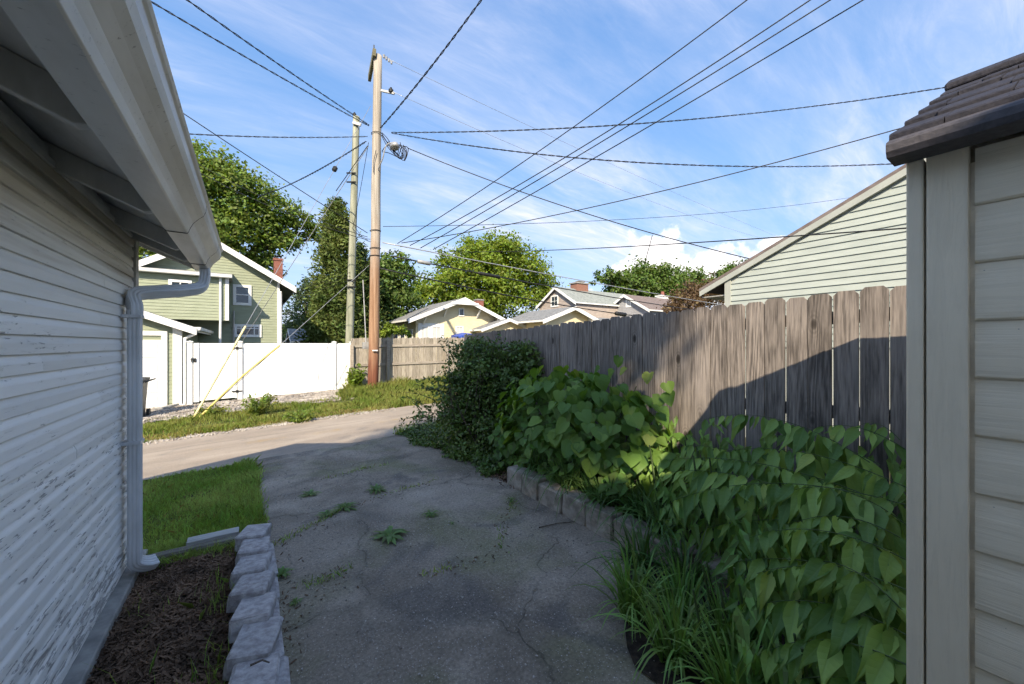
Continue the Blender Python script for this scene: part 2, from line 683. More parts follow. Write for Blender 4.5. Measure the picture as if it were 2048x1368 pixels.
def m_siding(name, c1, c2, axis='z', rough=0.5):
    return simple(name, c1, c2, 3.0, (1, 1, 3), rough, 0.04, 2.0, 0.03, 0.35)


M = {}
M['peel'] = m_peel()
M['trim_old'] = simple('weathered white trim', (0.42, 0.40, 0.365), (0.58, 0.565, 0.525), 4, (2, 2, 6), 0.65, 0.2)
M['eave'] = simple('grimy eave paint', (0.46, 0.44, 0.40), (0.62, 0.60, 0.56), 3, (3, 1, 1), 0.7, 0.15, 2.0, 0.06)


def m_gutter():
    t = NT('grimy white gutter metal')
    s = t.noise(t.coord((30, 60, 60)), 1.0, 4, 0.7)
    g = t.noise(t.coord((3, 1.0, 5)), 1.0, 5, 0.6)
    col = t.mix(t.rng(g, 0.35, 0.7), (0.66, 0.635, 0.59), (0.47, 0.445, 0.40))
    col = t.mix(t.rng(s, 0.60, 0.72, 0.0, 0.7), col, (0.16, 0.145, 0.12))
    return t.done(col, 0.42, t.bump(g, 0.1, 0.01), 0.45)


M['gutter'] = m_gutter()
M['spout'] = simple('white downspout metal', (0.54, 0.545, 0.55), (0.66, 0.665, 0.67), 3, (2, 2, 1), 0.4, 0.05, spec=0.45)
M['seam'] = simple('dark sealant', (0.05, 0.045, 0.04), (0.10, 0.09, 0.08), 20)
M['found'] = simple('grey foundation concrete', (0.20, 0.195, 0.18), (0.36, 0.35, 0.32), 9, bump=0.5)
M['shingle_grey'] = simple('grey asphalt shingle', (0.17, 0.175, 0.18), (0.29, 0.295, 0.29), 5, (1, 1, 1), 0.9, 0.3)
M['shingle_brown'] = simple('brown asphalt shingle', (0.15, 0.115, 0.105), (0.23, 0.19, 0.175), 5, (1, 1, 1), 0.9, 0.3)
M['shingle_sage'] = simple('sage grey shingle', (0.20, 0.22, 0.205), (0.31, 0.33, 0.305), 4, (1, 1, 1), 0.9, 0.3)
M['concrete'] = m_concrete()
M['alley'] = m_alley()


def m_ground():
    t = NT('rough grassy soil')
    c = t.coord()
    n = t.noise(c, 3.0, 6, 0.65)
    f = t.noise(c, 30, 5, 0.7)
    col = t.mix(t.rng(n, 0.35, 0.65), (0.040, 0.055, 0.018), (0.085, 0.085, 0.035))
    col = t.mix(t.rng(f, 0.45, 0.75), col, (0.12, 0.10, 0.06))
    return t.done(col, 0.95, t.bump(f, 0.6, 0.02), 0.1)


M['ground'] = m_ground()
M['soil'] = simple('dark garden soil', (0.020, 0.016, 0.012), (0.060, 0.046, 0.034), 25, bump=0.8, rough=0.95, dist=0.02)
M['gravel_bed'] = simple('dusty gravel bed', (0.22, 0.19, 0.15), (0.40, 0.36, 0.31), 22, bump=0.7, rough=0.95, dist=0.015)
M['gravel'] = simple('pale gravel', (0.20, 0.175, 0.15), (0.46, 0.42, 0.375), 3.0, rough=0.9, bump=0.2)
M['stone'] = simple('purple grey cast stone', (0.29, 0.268, 0.262), (0.50, 0.475, 0.465), 26, rough=0.95, bump=0.8, rnd=5, var=0.10, dist=0.014)
M['block'] = simple('brown grey wall block', (0.21, 0.18, 0.145), (0.40, 0.355, 0.295), 11, rough=0.95, bump=0.8, rnd=5, var=0.12, dist=0.02)
M['timber'] = m_wood('grey landscape timber', (0.09, 0.082, 0.065), (0.22, 0.205, 0.165), (0.12, 0.125, 0.08), 'x', False)
M['pale_board'] = m_wood('pale sawn board', (0.36, 0.35, 0.32), (0.58, 0.565, 0.53), (0.46, 0.45, 0.42), 'x', False)
M['fence'] = m_wood('weathered cedar picket', (0.092, 0.078, 0.068), (0.370, 0.315, 0.270), (0.220, 0.192, 0.172), 'z', True)
M['rail'] = m_wood('weathered cedar rail', (0.07, 0.06, 0.052), (0.22, 0.19, 0.165), (0.14, 0.12, 0.11), 'y', False)
M['fence_far'] = m_wood('sun bleached fence board', (0.22, 0.19, 0.15), (0.46, 0.41, 0.34), (0.33, 0.295, 0.235), 'z', False)
M['rail_far'] = m_wood('sun bleached fence rail', (0.20, 0.17, 0.14), (0.42, 0.37, 0.31), (0.30, 0.27, 0.22), 'x', False)


def m_shed(name, st, bscale=1.0):
    t = NT(name)
    v = t.coord(st, 3.0)
    n = t.noise(v, 1.0, 5, 0.6, 0.8)
    d = t.noise(t.coord((2, 2, 3)), 1.0, 4, 0.6)
    col = t.mix(t.rng(d, 0.3, 0.7), (0.76, 0.645, 0.465), (0.82, 0.70, 0.51))
    sp = t.vor(t.coord(), 55)
    spot = t.math('MULTIPLY', t.rng(sp, 0.05, 0.09, 1.0, 0.0), t.math('GREATER_THAN', t.sep(t.vor(t.coord(), 55, 'F1', 'Color'))[0], 0.93))
    col = t.mix(t.math('MULTIPLY', spot, 0.6), col, (0.08, 0.07, 0.06))
    groove = t.rng(n, 0.30, 0.62)
    col = t.val(col, t.rng(groove, 0, 1, 0.96, 1.02, False))
    return t.done(col, 0.5, t.bump(groove, 0.22 * bscale, 0.003), 0.35)


M['shed_v'] = m_shed('beige resin vertical grain', (60, 60, 5.5))
M['shed_h'] = m_shed('beige resin horizontal grain', (70, 4.5, 85), 0.9)
M['shed_fascia'] = simple('dark brown resin fascia', (0.055, 0.050, 0.055), (0.088, 0.080, 0.086), 70, (1, 1, 1), 0.6, 0.35, 3, 0.1, 0.4)
M['shed_roof'] = simple('dark resin shingle', (0.017, 0.016, 0.021), (0.034, 0.032, 0.040), 60, (1, 1, 1), 0.72, 0.5, 3, 0.18, 0.3)
M['pale_siding'] = m_siding('pale sage siding', (0.385, 0.420, 0.375), (0.440, 0.475, 0.425))
M['pale_trim'] = simple('cream trim', (0.39, 0.405, 0.36), (0.45, 0.465, 0.415), 3, rough=0.55, bump=0.04)
M['green_siding'] = m_siding('green vinyl siding', (0.275, 0.305, 0.205), (0.320, 0.350, 0.245))
M['white'] = simple('white vinyl', (0.80, 0.81, 0.80), (0.86, 0.86, 0.85), 2, rough=0.4, bump=0.0, spec=0.4)
M['white_trim'] = simple('white painted trim', (0.72, 0.72, 0.70), (0.82, 0.82, 0.80), 4, rough=0.5, bump=0.04)
M['yellow_wall'] = m_siding('yellow stucco', (0.66, 0.565, 0.36), (0.72, 0.63, 0.425))
M['tan_wall'] = m_siding('tan clapboard', (0.36, 0.30, 0.26), (0.45, 0.385, 0.335))
M['grey_wall'] = m_siding('grey clapboard', (0.30, 0.30, 0.31), (0.38, 0.38, 0.39))
M['soffit'] = simple('grey soffit', (0.30, 0.29, 0.27), (0.40, 0.39, 0.36), 6, (1, 8, 1), 0.7, 0.1)
M['black'] = simple('black metal', (0.012, 0.012, 0.012), (0.03, 0.03, 0.03), 10, rough=0.5, bump=0.05)
M['wire'] = simple('black cable jacket', (0.010, 0.010, 0.011), (0.022, 0.022, 0.024), 3, rough=0.55, bump=0)
M['wire_grey'] = simple('grey strand wire', (0.28, 0.29, 0.30), (0.45, 0.46, 0.47), 3, rough=0.4, bump=0, metal=0.4)
M['grey_metal'] = simple('grey metal', (0.30, 0.30, 0.30), (0.44, 0.44, 0.43), 8, rough=0.45, bump=0.05, metal=0.3)
M['yellow'] = simple('yellow guy guard', (0.62, 0.47, 0.12), (0.72, 0.57, 0.19), 6, rough=0.45, bump=0.03)
M['yellow_pale'] = simple('faded yellow guy guard', (0.72, 0.60, 0.25), (0.84, 0.76, 0.45), 6, rough=0.5, bump=0.03)
M['bin'] = simple('dark grey bin plastic', (0.035, 0.037, 0.037), (0.065, 0.067, 0.067), 8, rough=0.5, bump=0.05)
M['brick_red'] = simple('red brick', (0.20, 0.075, 0.055), (0.29, 0.125, 0.095), 18, rough=0.9, bump=0.4)
M['brick_brown'] = simple('brown brick', (0.20, 0.10, 0.07), (0.30, 0.16, 0.12), 18, rough=0.9, bump=0.4)
M['tarp'] = simple('blue tarpaulin', (0.03, 0.07, 0.35), (0.06, 0.12, 0.50), 5, rough=0.4)


def m_glass():
    t = NT('window glass')
    return t.done((0.03, 0.045, 0.06), 0.04, None, 0.9)


M['glass'] = m_glass()
M['curtain'] = simple('pale curtain', (0.45, 0.45, 0.45), (0.62, 0.62, 0.60), 3, (30, 30, 1), 0.8, 0.1)
M['bark'] = simple('grey brown bark', (0.055, 0.042, 0.032), (0.16, 0.13, 0.10), 4, (8, 8, 1), 0.95, 0.6, dist=0.03)
M['stem'] = simple('green brown stem', (0.05, 0.085, 0.03), (0.10, 0.14, 0.05), 12, rough=0.7)


def m_pole():
    t = NT('weathered utility pole')
    z = t.sep(t.tc.outputs['Object'])[2]
    g = t.noise(t.coord((22, 22, 0.6)), 1.0, 6, 0.65, 0.5)
    b = t.noise(t.coord((3, 3, 0.8)), 1.0, 4, 0.6)
    top = t.mix(t.rng(g, 0.3, 0.7), (0.27, 0.235, 0.19), (0.50, 0.45, 0.38))
    mid = t.mix(t.rng(g, 0.3, 0.7), (0.20, 0.112, 0.065), (0.40, 0.25, 0.155))
    low = t.mix(t.rng(g, 0.3, 0.7), (0.09, 0.035, 0.022), (0.22, 0.085, 0.05))
    zz = t.math('ADD', z, t.math('MULTIPLY', t.math('SUBTRACT', b, 0.5), 3.0))
    col = t.mix(t.rng(zz, 0.2, 2.4), low, mid)
    col = t.mix(t.rng(zz, 3.6, 6.4), col, top)
    return t.done(col, 0.85, t.bump(g, 0.6, 0.015), 0.2)


M['pole'] = m_pole()
M['pole_green'] = simple('green grey treated pole', (0.19, 0.20, 0.14), (0.38, 0.38, 0.29), 1.0, (9, 9, 0.7), 0.85, 0.5, dist=0.015)
M['old_beam'] = m_wood('mossy old beam', (0.09, 0.085, 0.05), (0.25, 0.23, 0.16), (0.17, 0.17, 0.10), 'x', False)
M['grass'] = m_leaf('lawn grass', (0.165, 0.270, 0.055), (0.320, 0.400, 0.120), False, 0.42, 0.55, obj_var=False, hue=0.025)
M['verge'] = m_leaf('sunlit verge grass', (0.125, 0.185, 0.026), (0.270, 0.275, 0.075), False, 0.35, 0.6, obj_var=False, hue=0.03)
M['straw'] = m_leaf('dry grass', (0.22, 0.17, 0.06), (0.34, 0.26, 0.10), False, 0.3, 0.7, obj_var=False)
M['mulch'] = simple('brown wood mulch', (0.050, 0.032, 0.020), (0.260, 0.165, 0.105), 6, rough=0.9, bump=0.3, lo=0.25, hi=0.8)
M['weed'] = m_leaf('driveway weed leaf', (0.080, 0.145, 0.034), (0.140, 0.215, 0.060), False, 0.3, 0.5, obj_var=False)
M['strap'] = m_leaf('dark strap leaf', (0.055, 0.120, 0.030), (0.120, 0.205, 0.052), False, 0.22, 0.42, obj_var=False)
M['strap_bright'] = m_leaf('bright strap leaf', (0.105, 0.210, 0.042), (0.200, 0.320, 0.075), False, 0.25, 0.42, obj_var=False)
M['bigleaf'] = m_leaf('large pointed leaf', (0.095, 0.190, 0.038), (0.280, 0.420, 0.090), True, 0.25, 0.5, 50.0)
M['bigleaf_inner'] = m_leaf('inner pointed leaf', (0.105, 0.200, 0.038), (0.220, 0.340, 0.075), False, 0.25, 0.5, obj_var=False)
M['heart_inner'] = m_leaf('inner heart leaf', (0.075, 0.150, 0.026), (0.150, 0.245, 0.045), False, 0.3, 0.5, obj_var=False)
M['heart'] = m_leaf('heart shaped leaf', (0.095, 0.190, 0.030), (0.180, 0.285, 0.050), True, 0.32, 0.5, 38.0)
M['shrub'] = m_leaf('dark shrub leaf', (0.062, 0.108, 0.022), (0.125, 0.185, 0.042), False, 0.22, 0.4, obj_var=False)
M['maple'] = m_leaf('mid green tree leaf', (0.090, 0.155, 0.026), (0.195, 0.250, 0.045), False, 0.35, 0.55, obj_var=False)
M['maple_bright'] = m_leaf('bright green tree leaf', (0.115, 0.180, 0.018), (0.230, 0.290, 0.036), False, 0.38, 0.55, obj_var=False)
M['dark_tree'] = m_leaf('deep green tree leaf', (0.060, 0.110, 0.020), (0.125, 0.180, 0.034), False, 0.3, 0.55, obj_var=False)
M['cedar'] = m_leaf('cedar spray', (0.065, 0.105, 0.022), (0.155, 0.190, 0.046), False, 0.22, 0.65, obj_var=False)
M['spruce'] = m_leaf('blue green spruce needle', (0.060, 0.100, 0.045), (0.110, 0.155, 0.070), False, 0.2, 0.65, obj_var=False)
M['redleaf'] = m_leaf('reddish leaf', (0.085, 0.050, 0.025), (0.150, 0.100, 0.045), False, 0.3, 0.6, obj_var=False)

# ------------------------------------------------------------------ the setting: ground, alley, driveway
def sheet(name, xs, ys, m, dz_=0.0, parent=None, xmap=None, wob=0.0, smooth=True):
    xs, ys = np.asarray(xs, float), np.asarray(ys, float)
    X, Y = np.meshgrid(xs, ys)
    if xmap is not None:
        X = xmap(X, Y)
    Z = gz(X, Y) + dz_
    if wob:
        Z = Z + wob * (np.sin(X * 2.1 + Y * 1.3) + np.sin(X * 0.7 - Y * 1.9 + 1.0)) * 0.5
    nx, ny = len(xs), len(ys)
    V = np.stack([X, Y, Z], -1).reshape(-1, 3)
    Fs = [(j * nx + i, j * nx + i + 1, (j + 1) * nx + i + 1, (j + 1) * nx + i) for j in range(ny - 1) for i in range(nx - 1)]
    me = bpy.data.meshes.new(name)
    me.from_pydata(V.tolist(), [], Fs)
    me.polygons.foreach_set('use_smooth', [True] * len(me.polygons))
    o = link(name, me, m, parent)
    return o


def structure(o):
    o['kind'] = 'structure'
    return o


def stuff(o, label, cat):
    return setp(o, label, cat, kind='stuff')


gx = np.concatenate([[-400, -150, -60, -25, -12], np.arange(-8, 14.01, 0.5), [18, 25, 40, 70, 150, 500]])
gy = np.concatenate([[-200, -60, -20, -8], np.arange(-4, 17.01, 0.4), [20, 26, 36, 55, 90, 160, 350, 700]])
structure(sheet('ground', gx, gy, M['ground']))


def edge_noise(y, s, a=0.03):
    return a * (np.sin(y * 3.1 + s) + 0.6 * np.sin(y * 7.7 + 2 * s) + 0.4 * np.sin(y * 17.3 + 3 * s))


def drive_map(U, Y):
    xl = 0.10 + 0.0 * Y + edge_noise(Y, 1.0, 0.012) - 0.10 * sstep(6.2, 7.0, Y)
    xr = 2.40 + edge_noise(Y, 2.0, 0.02) + 0.10 * sstep(3.7, 4.4, Y) + 0.45 * sstep(6.3, 7.0, Y)
    return xl + (xr - xl) * U


structure(sheet('driveway', np.linspace(0, 1, 26), np.arange(-4, 7.06, 0.14), M['concrete'], 0.020, xmap=drive_map, wob=0.006))
AL = sheet('alley', np.concatenate([[-60, -30, -15], np.arange(-9, 16.1, 0.4), [25, 45, 80]]), np.linspace(6.95, 9.65, 14), M['alley'], 0.012)
me_ = AL.data
for v in me_.vertices:
    if v.co.y > 9.6:
        v.co.y += float(edge_noise(v.co.x, 4.0, 0.06))
    if v.co.y < 7.0:
        v.co.y += float(edge_noise(v.co.x, 0.5, 0.03))
structure(AL)


def gravel_map(U, Y):
    return -4.6 + (6.9 + 0.35 * np.sin(Y * 3)) * U


structure(sheet('gravel_strip', np.linspace(0, 1, 14), np.linspace(12.5, 15.2, 10), M['gravel_bed'], 0.016, xmap=gravel_map, wob=0.01))
structure(sheet('mulch_bed', np.linspace(-0.72, 0.02, 10), np.linspace(-1.0, 3.70, 40), M['soil'], 0.016, wob=0.012))
bed = MB()
bed.box(2.52, -2.5, -0.05, 3.55, 3.52, 0.17)
structure(bed.build('planting_bed', M['soil']))
def border_map(U, Y):
    xl = 1.52 + 0.12 * np.sin(Y * 2.3 + .5) + edge_noise(Y, 3.0, 0.03) + 0.85 * sstep(1.1, 1.95, Y)
    return xl + (2.56 - xl) * U


structure(sheet('planting_border', np.linspace(0, 1, 12), np.arange(-2.5, 1.96, 0.1), M['soil'], 0.034, xmap=border_map, wob=0.012))


# ------------------------------------------------------------------ white clapboard garage on the left
def lap_courses(mb, fm, plane, xl, xr, z0, z1, pitch, proud, sgn=-1):
    """lapped courses standing proud of `plane` (towards sgn), between xl(z) and xr(z)"""
    z = z0
    while z < z1 - 1e-4:
        zt = min(z + pitch, z1)
        a, b = xl(z), xr(z)
        c, d = xl(zt), xr(zt)
        if b - a < 0.02:
            break
        if d < c:
            c = d = (c + d) / 2
        p0, p1 = plane + sgn * proud, plane + sgn * 0.002
        mb.add([fm(a, p0, z), fm(b, p0, z), fm(d, p1, zt), fm(c, p1, zt), fm(a, plane, z), fm(b, plane, z)],
               [(0, 1, 2, 3), (4, 5, 1, 0)])
        z = zt


GW = -0.69        # garage wall plane
gar = thing('white_garage', 'white clapboard garage with peeling paint and open rafter eave, filling the left side', 'garage', (-2.2, 0.6, 0))
mb = MB()
mb.box(-3.71, -2.5, -0.06, GW - 0.001, 3.78, 2.42)
mb.prism([(-3.71, -2.5, 2.42), (GW - 0.001, -2.5, 2.42), (-2.2, -2.5, 3.06)], (0, 6.28, 0))
mb.build('wall', M['trim_old'], gar)
PB = 0.0722
zb = 1.633 - 21 * PB
prof = [(0.0, 0.0), (0.0105, 0.0), (0.0125, 0.002), (0.0125, 0.040), (0.0105, 0.047), (0.0065, 0.055), (0.0035, 0.063), (0.0025, 0.0708), (0.0, 0.0708)]
for i in range(31):
    z0 = zb + i * PB
    mb = MB()
    y1 = 3.735 + random.uniform(-0.004, 0.004)
    sag = [random.uniform(-0.0012, 0.0012) for _ in range(9)]
    out = random.uniform(-0.0008, 0.0012)
    cuts = [-1.6, y1]
    if i % 3 == 1:
        cuts = [-1.6, random.uniform(1.4, 3.1), y1]
    for ya, yb_ in zip(cuts[:-1], cuts[1:]):
        mb = MB()
        ys_ = np.linspace(ya + 0.0015, yb_ - 0.0015, 9)
        n = len(prof)
        o2 = out + random.uniform(-0.0008, 0.0008)
        for k, y in enumerate(ys_):
            mb.v.extend((GW + px_ + (o2 if px_ > 0 else 0), y, z0 + pz + sag[k]) for px_, pz in prof)
        for k in range(8):
            for j in range(n):
                mb.f.append((k * n + j, k * n + (j + 1) % n, (k + 1) * n + (j + 1) % n, (k + 1) * n + j))
        mb.f.append(tuple(8 * n + j for j in range(n)))
        mb.f.append(tuple(j for j in reversed(range(n))))
        mb.build('clapboard', M['peel'], gar, fix=True)
mb = MB()
mb.box(GW - 0.03, 3.745, 0.06, GW + 0.024, 3.82, 2.42)
mb.build('corner_board', M['trim_old'], gar, bevel=0.003)
mb = MB()
mb.prism([(GW - 0.05, -1.6, -0.08), (GW + 0.075, -1.6, -0.08), (GW + 0.068, -1.6, 0.085), (GW - 0.05, -1.6, 0.105)], (0, 5.46, 0))
mb.build('foundation', M['found'], gar, bevel=0.008)
SL = 0.44


def under(x):
    return 2.44 - SL * (x - GW)


mb = MB()
mb.prism([(-2.2, -2.7, under(-2.2)), (-0.365, -2.7, under(-0.365)), (-0.365, -2.7, under(-0.365) + 0.05), (-2.2, -2.7, under(-2.2) + 0.05)], (0, 6.79, 0))
mb.prism([(-2.2, -2.7, under(-2.2)), (-4.035, -2.7, under(-0.365)), (-4.035, -2.7, under(-0.365) + 0.05), (-2.2, -2.7, under(-2.2) + 0.05)], (0, 6.79, 0))
rf = mb.build('roof', M['eave'], gar)
mb = MB()
mb.prism([(-2.2, -2.72, under(-2.2) + 0.053), (-0.35, -2.72, under(-0.35) + 0.053), (-0.35, -2.72, under(-0.35) + 0.065), (-2.2, -2.72, under(-2.2) + 0.065)], (0, 6.83, 0))
mb.prism([(-2.2, -2.72, under(-2.2) + 0.053), (-4.05, -2.72, under(-0.35) + 0.053), (-4.05, -2.72, under(-0.35) + 0.065), (-2.2, -2.72, under(-2.2) + 0.065)], (0, 6.83, 0))
attach(mb.build('shingle_layer', M['shingle_grey']), rf).matrix_parent_inverse = Matrix.Identity(4)
for y in (-0.85, -0.1, 0.72, 1.55, 2.4, 3.25, 3.66):
    mb = MB()
    w = 0.042
    mb.prism([(-1.1, y, under(-1.1) - 0.002), (-0.372, y, under(-0.372) - 0.002), (-0.372, y, under(-0.372) - 0.085), (-0.40, y, under(-0.40) - 0.105), (-1.1, y, under(-1.1) - 0.105)], (0, w, 0))
    mb.build('rafter', M['eave'], gar, bevel=0.004)
mb = MB()
mb.prism([(-2.2, 4.045, under(-2.2) + 0.04), (-0.375, 4.045, under(-0.375) + 0.04), (-0.375, 4.045, under(-0.375) - 0.09), (-2.2, 4.045, under(-2.2) - 0.09)], (0, 0.028, 0))
mb.build('barge_board', M['eave'], gar, bevel=0.003)
mb = MB()
mb.box(GW - 0.002, -1.6, 2.335, GW + 0.02, 3.74, 2.36)
mb.build('frieze_strip', M['eave'], gar)
gprof = [(-0.371, 2.375), (-0.371, 2.205), (-0.366, 2.20), (-0.283, 2.20), (-0.277, 2.203), (-0.268, 2.23), (-0.255, 2.258), (-0.232, 2.285), (-0.212, 2.305),
         (-0.202, 2.33), (-0.200, 2.365), (-0.192, 2.372), (-0.186, 2.382), (-0.190, 2.392), (-0.205, 2.392)]
mb = MB()
mb.prism([(x, -1.6, z) for x, z in gprof], (0, 5.62, 0))
gut = mb.build('gutter', M['gutter'], gar, bevel=0.002)
for y in (2.70, 3.70, 4.005):
    mb = MB()
    cx0, cz0 = -0.285, 2.30
    mb.prism([(cx0 + (x - cx0) * 1.012, y + 0.02 * (z - 2.3), cz0 + (z - cz0) * 1.03) for x, z in gprof], (0, 0.006 if y < 4 else 0.018, 0))
    s_ = mb.build('gutter_seam', M['seam'] if y < 4 else M['gutter'], None)
    s_.parent = gut
# downspout: corrugated rectangular pipe
dprof = []
hw, hd = 0.038, 0.030
for k in range(9):
    x = -hw + 2 * hw * k / 8
    dprof.append((x, -hd - (0.0035 if k % 2 else 0)))
for k in range(1, 6):
    dprof.append((hw + (0.003 if k % 2 else 0), -hd + 2 * hd * k / 6))
for k in range(9):
    x = hw - 2 * hw * k / 8
    dprof.append((x, hd + (0.0035 if k % 2 else 0)))
for k in range(1, 6):
    dprof.append((-hw - (0.003 if k % 2 else 0), hd - 2 * hd * k / 6))


def smooth_path(pts, n=10):
    pts = [Vector(p) for p in pts]
    out_ = []
    for i in range(len(pts) - 1):
        p0 = pts[max(i - 1, 0)]
        p1, p2 = pts[i], pts[i + 1]
        p3 = pts[min(i + 2, len(pts) - 1)]
        for k in range(n):
            t = k / n
            out_.append(0.5 * ((2 * p1) + (p2 - p0) * t + (2 * p0 - 5 * p1 + 4 * p2 - p3) * t * t + (3 * p1 - p0 - 3 * p2 + p3) * t ** 3))
    out_.append(pts[-1])
    return out_


DX, DY = GW + 0.068, 3.46
mb = MB()
mb.sweep(smooth_path([(-0.30, 3.93, 2.21), (-0.30, 3.93, 2.13), (-0.325, 3.90, 2.05), (-0.42, 3.80, 2.005), (-0.53, 3.65, 1.97),
                      (DX - 0.014, DY + 0.05, 1.925), (DX, DY, 1.84), (DX, DY, 1.78)], 8), dprof)
sp = mb.build('downspout', M['spout'], gar)
mb = MB()
pr2 = [(x * 0.97, y * 0.97) for x, y in dprof]
mb.sweep([(DX, DY, 1.82), (DX, DY, 1.2), (DX, DY, 0.7), (DX, DY, 0.30)], pr2)
o_ = mb.build('lower_pipe', M['spout'])
o_.parent = sp
mb = MB()
mb.sweep(smooth_path([(DX, DY, 0.33), (DX, DY, 0.22), (DX + 0.006, DY + 0.008, 0.165), (DX + 0.05, DY + 0.045, 0.125), (DX + 0.085, DY + 0.075, 0.115)], 5), dprof)
o_ = mb.build('outlet_elbow', M['spout'])
o_.parent = sp
for z in (1.77, 0.95):
    mb = MB()
    mb.box(DX - 0.06, DY - 0.055, z, DX + 0.037, DY + 0.055, z + 0.02)
    o_ = mb.build('strap', M['spout'])
    o_.parent = sp

# ------------------------------------------------------------------ beige resin shed on the right
shed = thing('garden_shed', 'beige resin garden shed with dark brown shingled roof, filling the right edge', 'shed', (2.2, -0.9, 0))
SX = 1.5
mb = MB()
mb.box(SX + 0.012, -2.2, 0.0, 2.86, 0.232, 2.06)
mb.prism([(SX + 0.012, -2.2, 2.06), (2.86, -2.2, 2.06), (2.18, -2.2, 2.42)], (0, 2.432, 0))
mb.build('wall', M['shed_h'], shed)
LP = 0.1453
zl = 1.6 + 0.349 - 13 * LP
for i in range(16):
    z0 = zl + i * LP
    z1 = z0 + LP - 0.001
    if z0 > 2.08:
        continue
    mb = MB()
    # each lap: rounded shoulder below its shadow groove, belly standing proud towards the bottom
    pr = [(0.0, 0.0), (-0.006, 0.0005), (-0.0105, 0.006), (-0.0115, 0.020), (-0.0105, 0.055), (-0.0085, 0.088), (-0.0045, 0.112), (-0.0025, 0.128), (-0.0020, LP - 0.001), (0.0, LP - 0.001)]
    mb.prism([(SX + 0.012 + a, -2.1, max(z0 + b, 0.0)) for a, b in pr], (0, 2.236, 0))
    o_ = mb.build('siding_lap', M['shed_h'], shed, fix=True)
mb = MB()
mb.box(SX - 0.012, 0.1445, 0.0, SX + 0.03, 0.2185, 2.118)
mb.build('corner_trim', M['shed_v'], shed, bevel=0.005)
mb = MB()
mb.box(SX - 0.014, 0.2225, 0.0, SX + 0.05, 0.2555, 2.100)
mb.build('corner_trim', M['shed_v'], shed, bevel=0.005)
mb = MB()
mb.box(SX + 0.05, 0.236, 0.0, 2.86, 0.250, 2.07)
mb.build('end_panel', M['shed_v'], shed)
# roof: two slopes, stepped courses of moulded shingles
RS = 0.545


def rz(x):
    return 2.135 + RS * (x - 1.40)


mb = MB()
mb.prism([(1.385, -2.3, 2.130), (1.380, -2.3, 2.122), (1.380, -2.3, 2.104), (1.388, -2.3, 2.090), (1.47, -2.3, 2.090), (2.18, -2.3, 2.46), (2.89, -2.3, 2.083), (2.972, -2.3, 2.083),
          (2.982, -2.3, 2.096), (2.982, -2.3, 2.120), (2.975, -2.3, 2.130), (2.18, -2.3, rz(2.18) - 0.012)], (0, 2.575, 0))
srf = mb.build('roof', M['shed_fascia'], shed)
rs = random.Random(5)
for side in (0, 1):
    for c in range(5):
        xa, xb = 1.405 + c * 0.148, 1.405 + (c + 1) * 0.148 + 0.02
        y = 0.275 - 0.004 * c
        while y > -2.2:
            L = rs.uniform(0.05, 0.13) if y > -0.4 else rs.uniform(0.2, 0.5)
            th = rs.uniform(0.009, 0.017)
            back = rs.uniform(-0.016, 0.014)
            def fx(x):
                return x if side == 0 else 4.36 - x
            xs0 = xa + back
            mb = MB()
            mb.prism([(fx(xs0), y, rz(xs0) - 0.012), (fx(xs0), y, rz(xs0) + th), (fx(xs0 + 0.006), y, rz(xs0 + 0.006) + th + 0.003),
                      (fx(min(xb, 2.18)), y, rz(min(xb, 2.18)) + 0.006), (fx(min(xb, 2.18)), y, rz(min(xb, 2.18)) - 0.012)], (0, -(L - 0.002), 0))
            o_ = mb.build('shingle', M['shed_roof'])
            o_.parent = srf
            y -= L
mb = MB()
mb.prism([(2.10, 0.262, rz(2.10) + 0.012), (2.10, 0.262, rz(2.10) + 0.034), (2.18, 0.262, rz(2.18) + 0.036), (2.26, 0.262, rz(2.10) + 0.034), (2.26, 0.262, rz(2.10) + 0.012)], (0, -2.5, 0))
o_ = mb.build('ridge_cap', M['shed_roof'], None, bevel=0.006)
o_.parent = srf

# ------------------------------------------------------------------ cedar picket fence along the right of the yard
FX = 3.40
fen = thing('wooden_fence', 'weathered grey dog-eared cedar fence along the right of the yard, behind the plants', 'fence', (FX, 2.5, 0.1))


def ftop(y):
    return 1.975 - 0.033 * (y - 0.6)


y = -0.35
rs = random.Random(21)
while y < 6.6:
    w = 0.139 + rs.uniform(-0.004, 0.003)
    zt = ftop(y) + rs.uniform(-0.010, 0.010)
    z0 = max(0.08, zt - 1.83) if y < 3.5 else float(gz(3.4, y)) + 0.04
    ear = rs.uniform(0.022, 0.030)
    th = 0.016
    x0 = FX + rs.uniform(-0.003, 0.003)
    lean = rs.uniform(-0.003, 0.003)
    mb = MB()
    mb.prism([(x0, y, z0), (x0, y + w, z0), (x0, y + w + lean, zt - ear), (x0, y + w - ear * 0.8 + lean, zt - 0.004), (x0, y + w - ear * 0.9 + lean, zt), (x0, y + ear * 0.9 + lean, zt), (x0, y + ear * 0.8 + lean, zt - 0.004), (x0, y + lean, zt - ear)], (th, 0, 0))
    mb.build('picket', M['fence'], fen)
    y += 0.139 + rs.uniform(0.0035, 0.0085)
for zr in (1.80, 1.13, 0.45):
    mb = MB()
    mb.prism([(FX + 0.02, -0.4, zr - 0.045 + 0.03), (FX + 0.02, -0.4, zr + 0.045 + 0.03), (FX + 0.02, 6.6, zr + 0.045 - 0.195), (FX + 0.02, 6.6, zr - 0.045 - 0.195)], (0.038, 0, 0))
    mb.build('rail', M['rail'], fen)
for yp in (-0.3, 2.0, 4.4, 6.5):
    mb = MB()
    mb.box(FX + 0.06, yp, -0.1, FX + 0.15, yp + 0.09, ftop(yp) - 0.08)
    mb.build('post', M['rail'], fen)

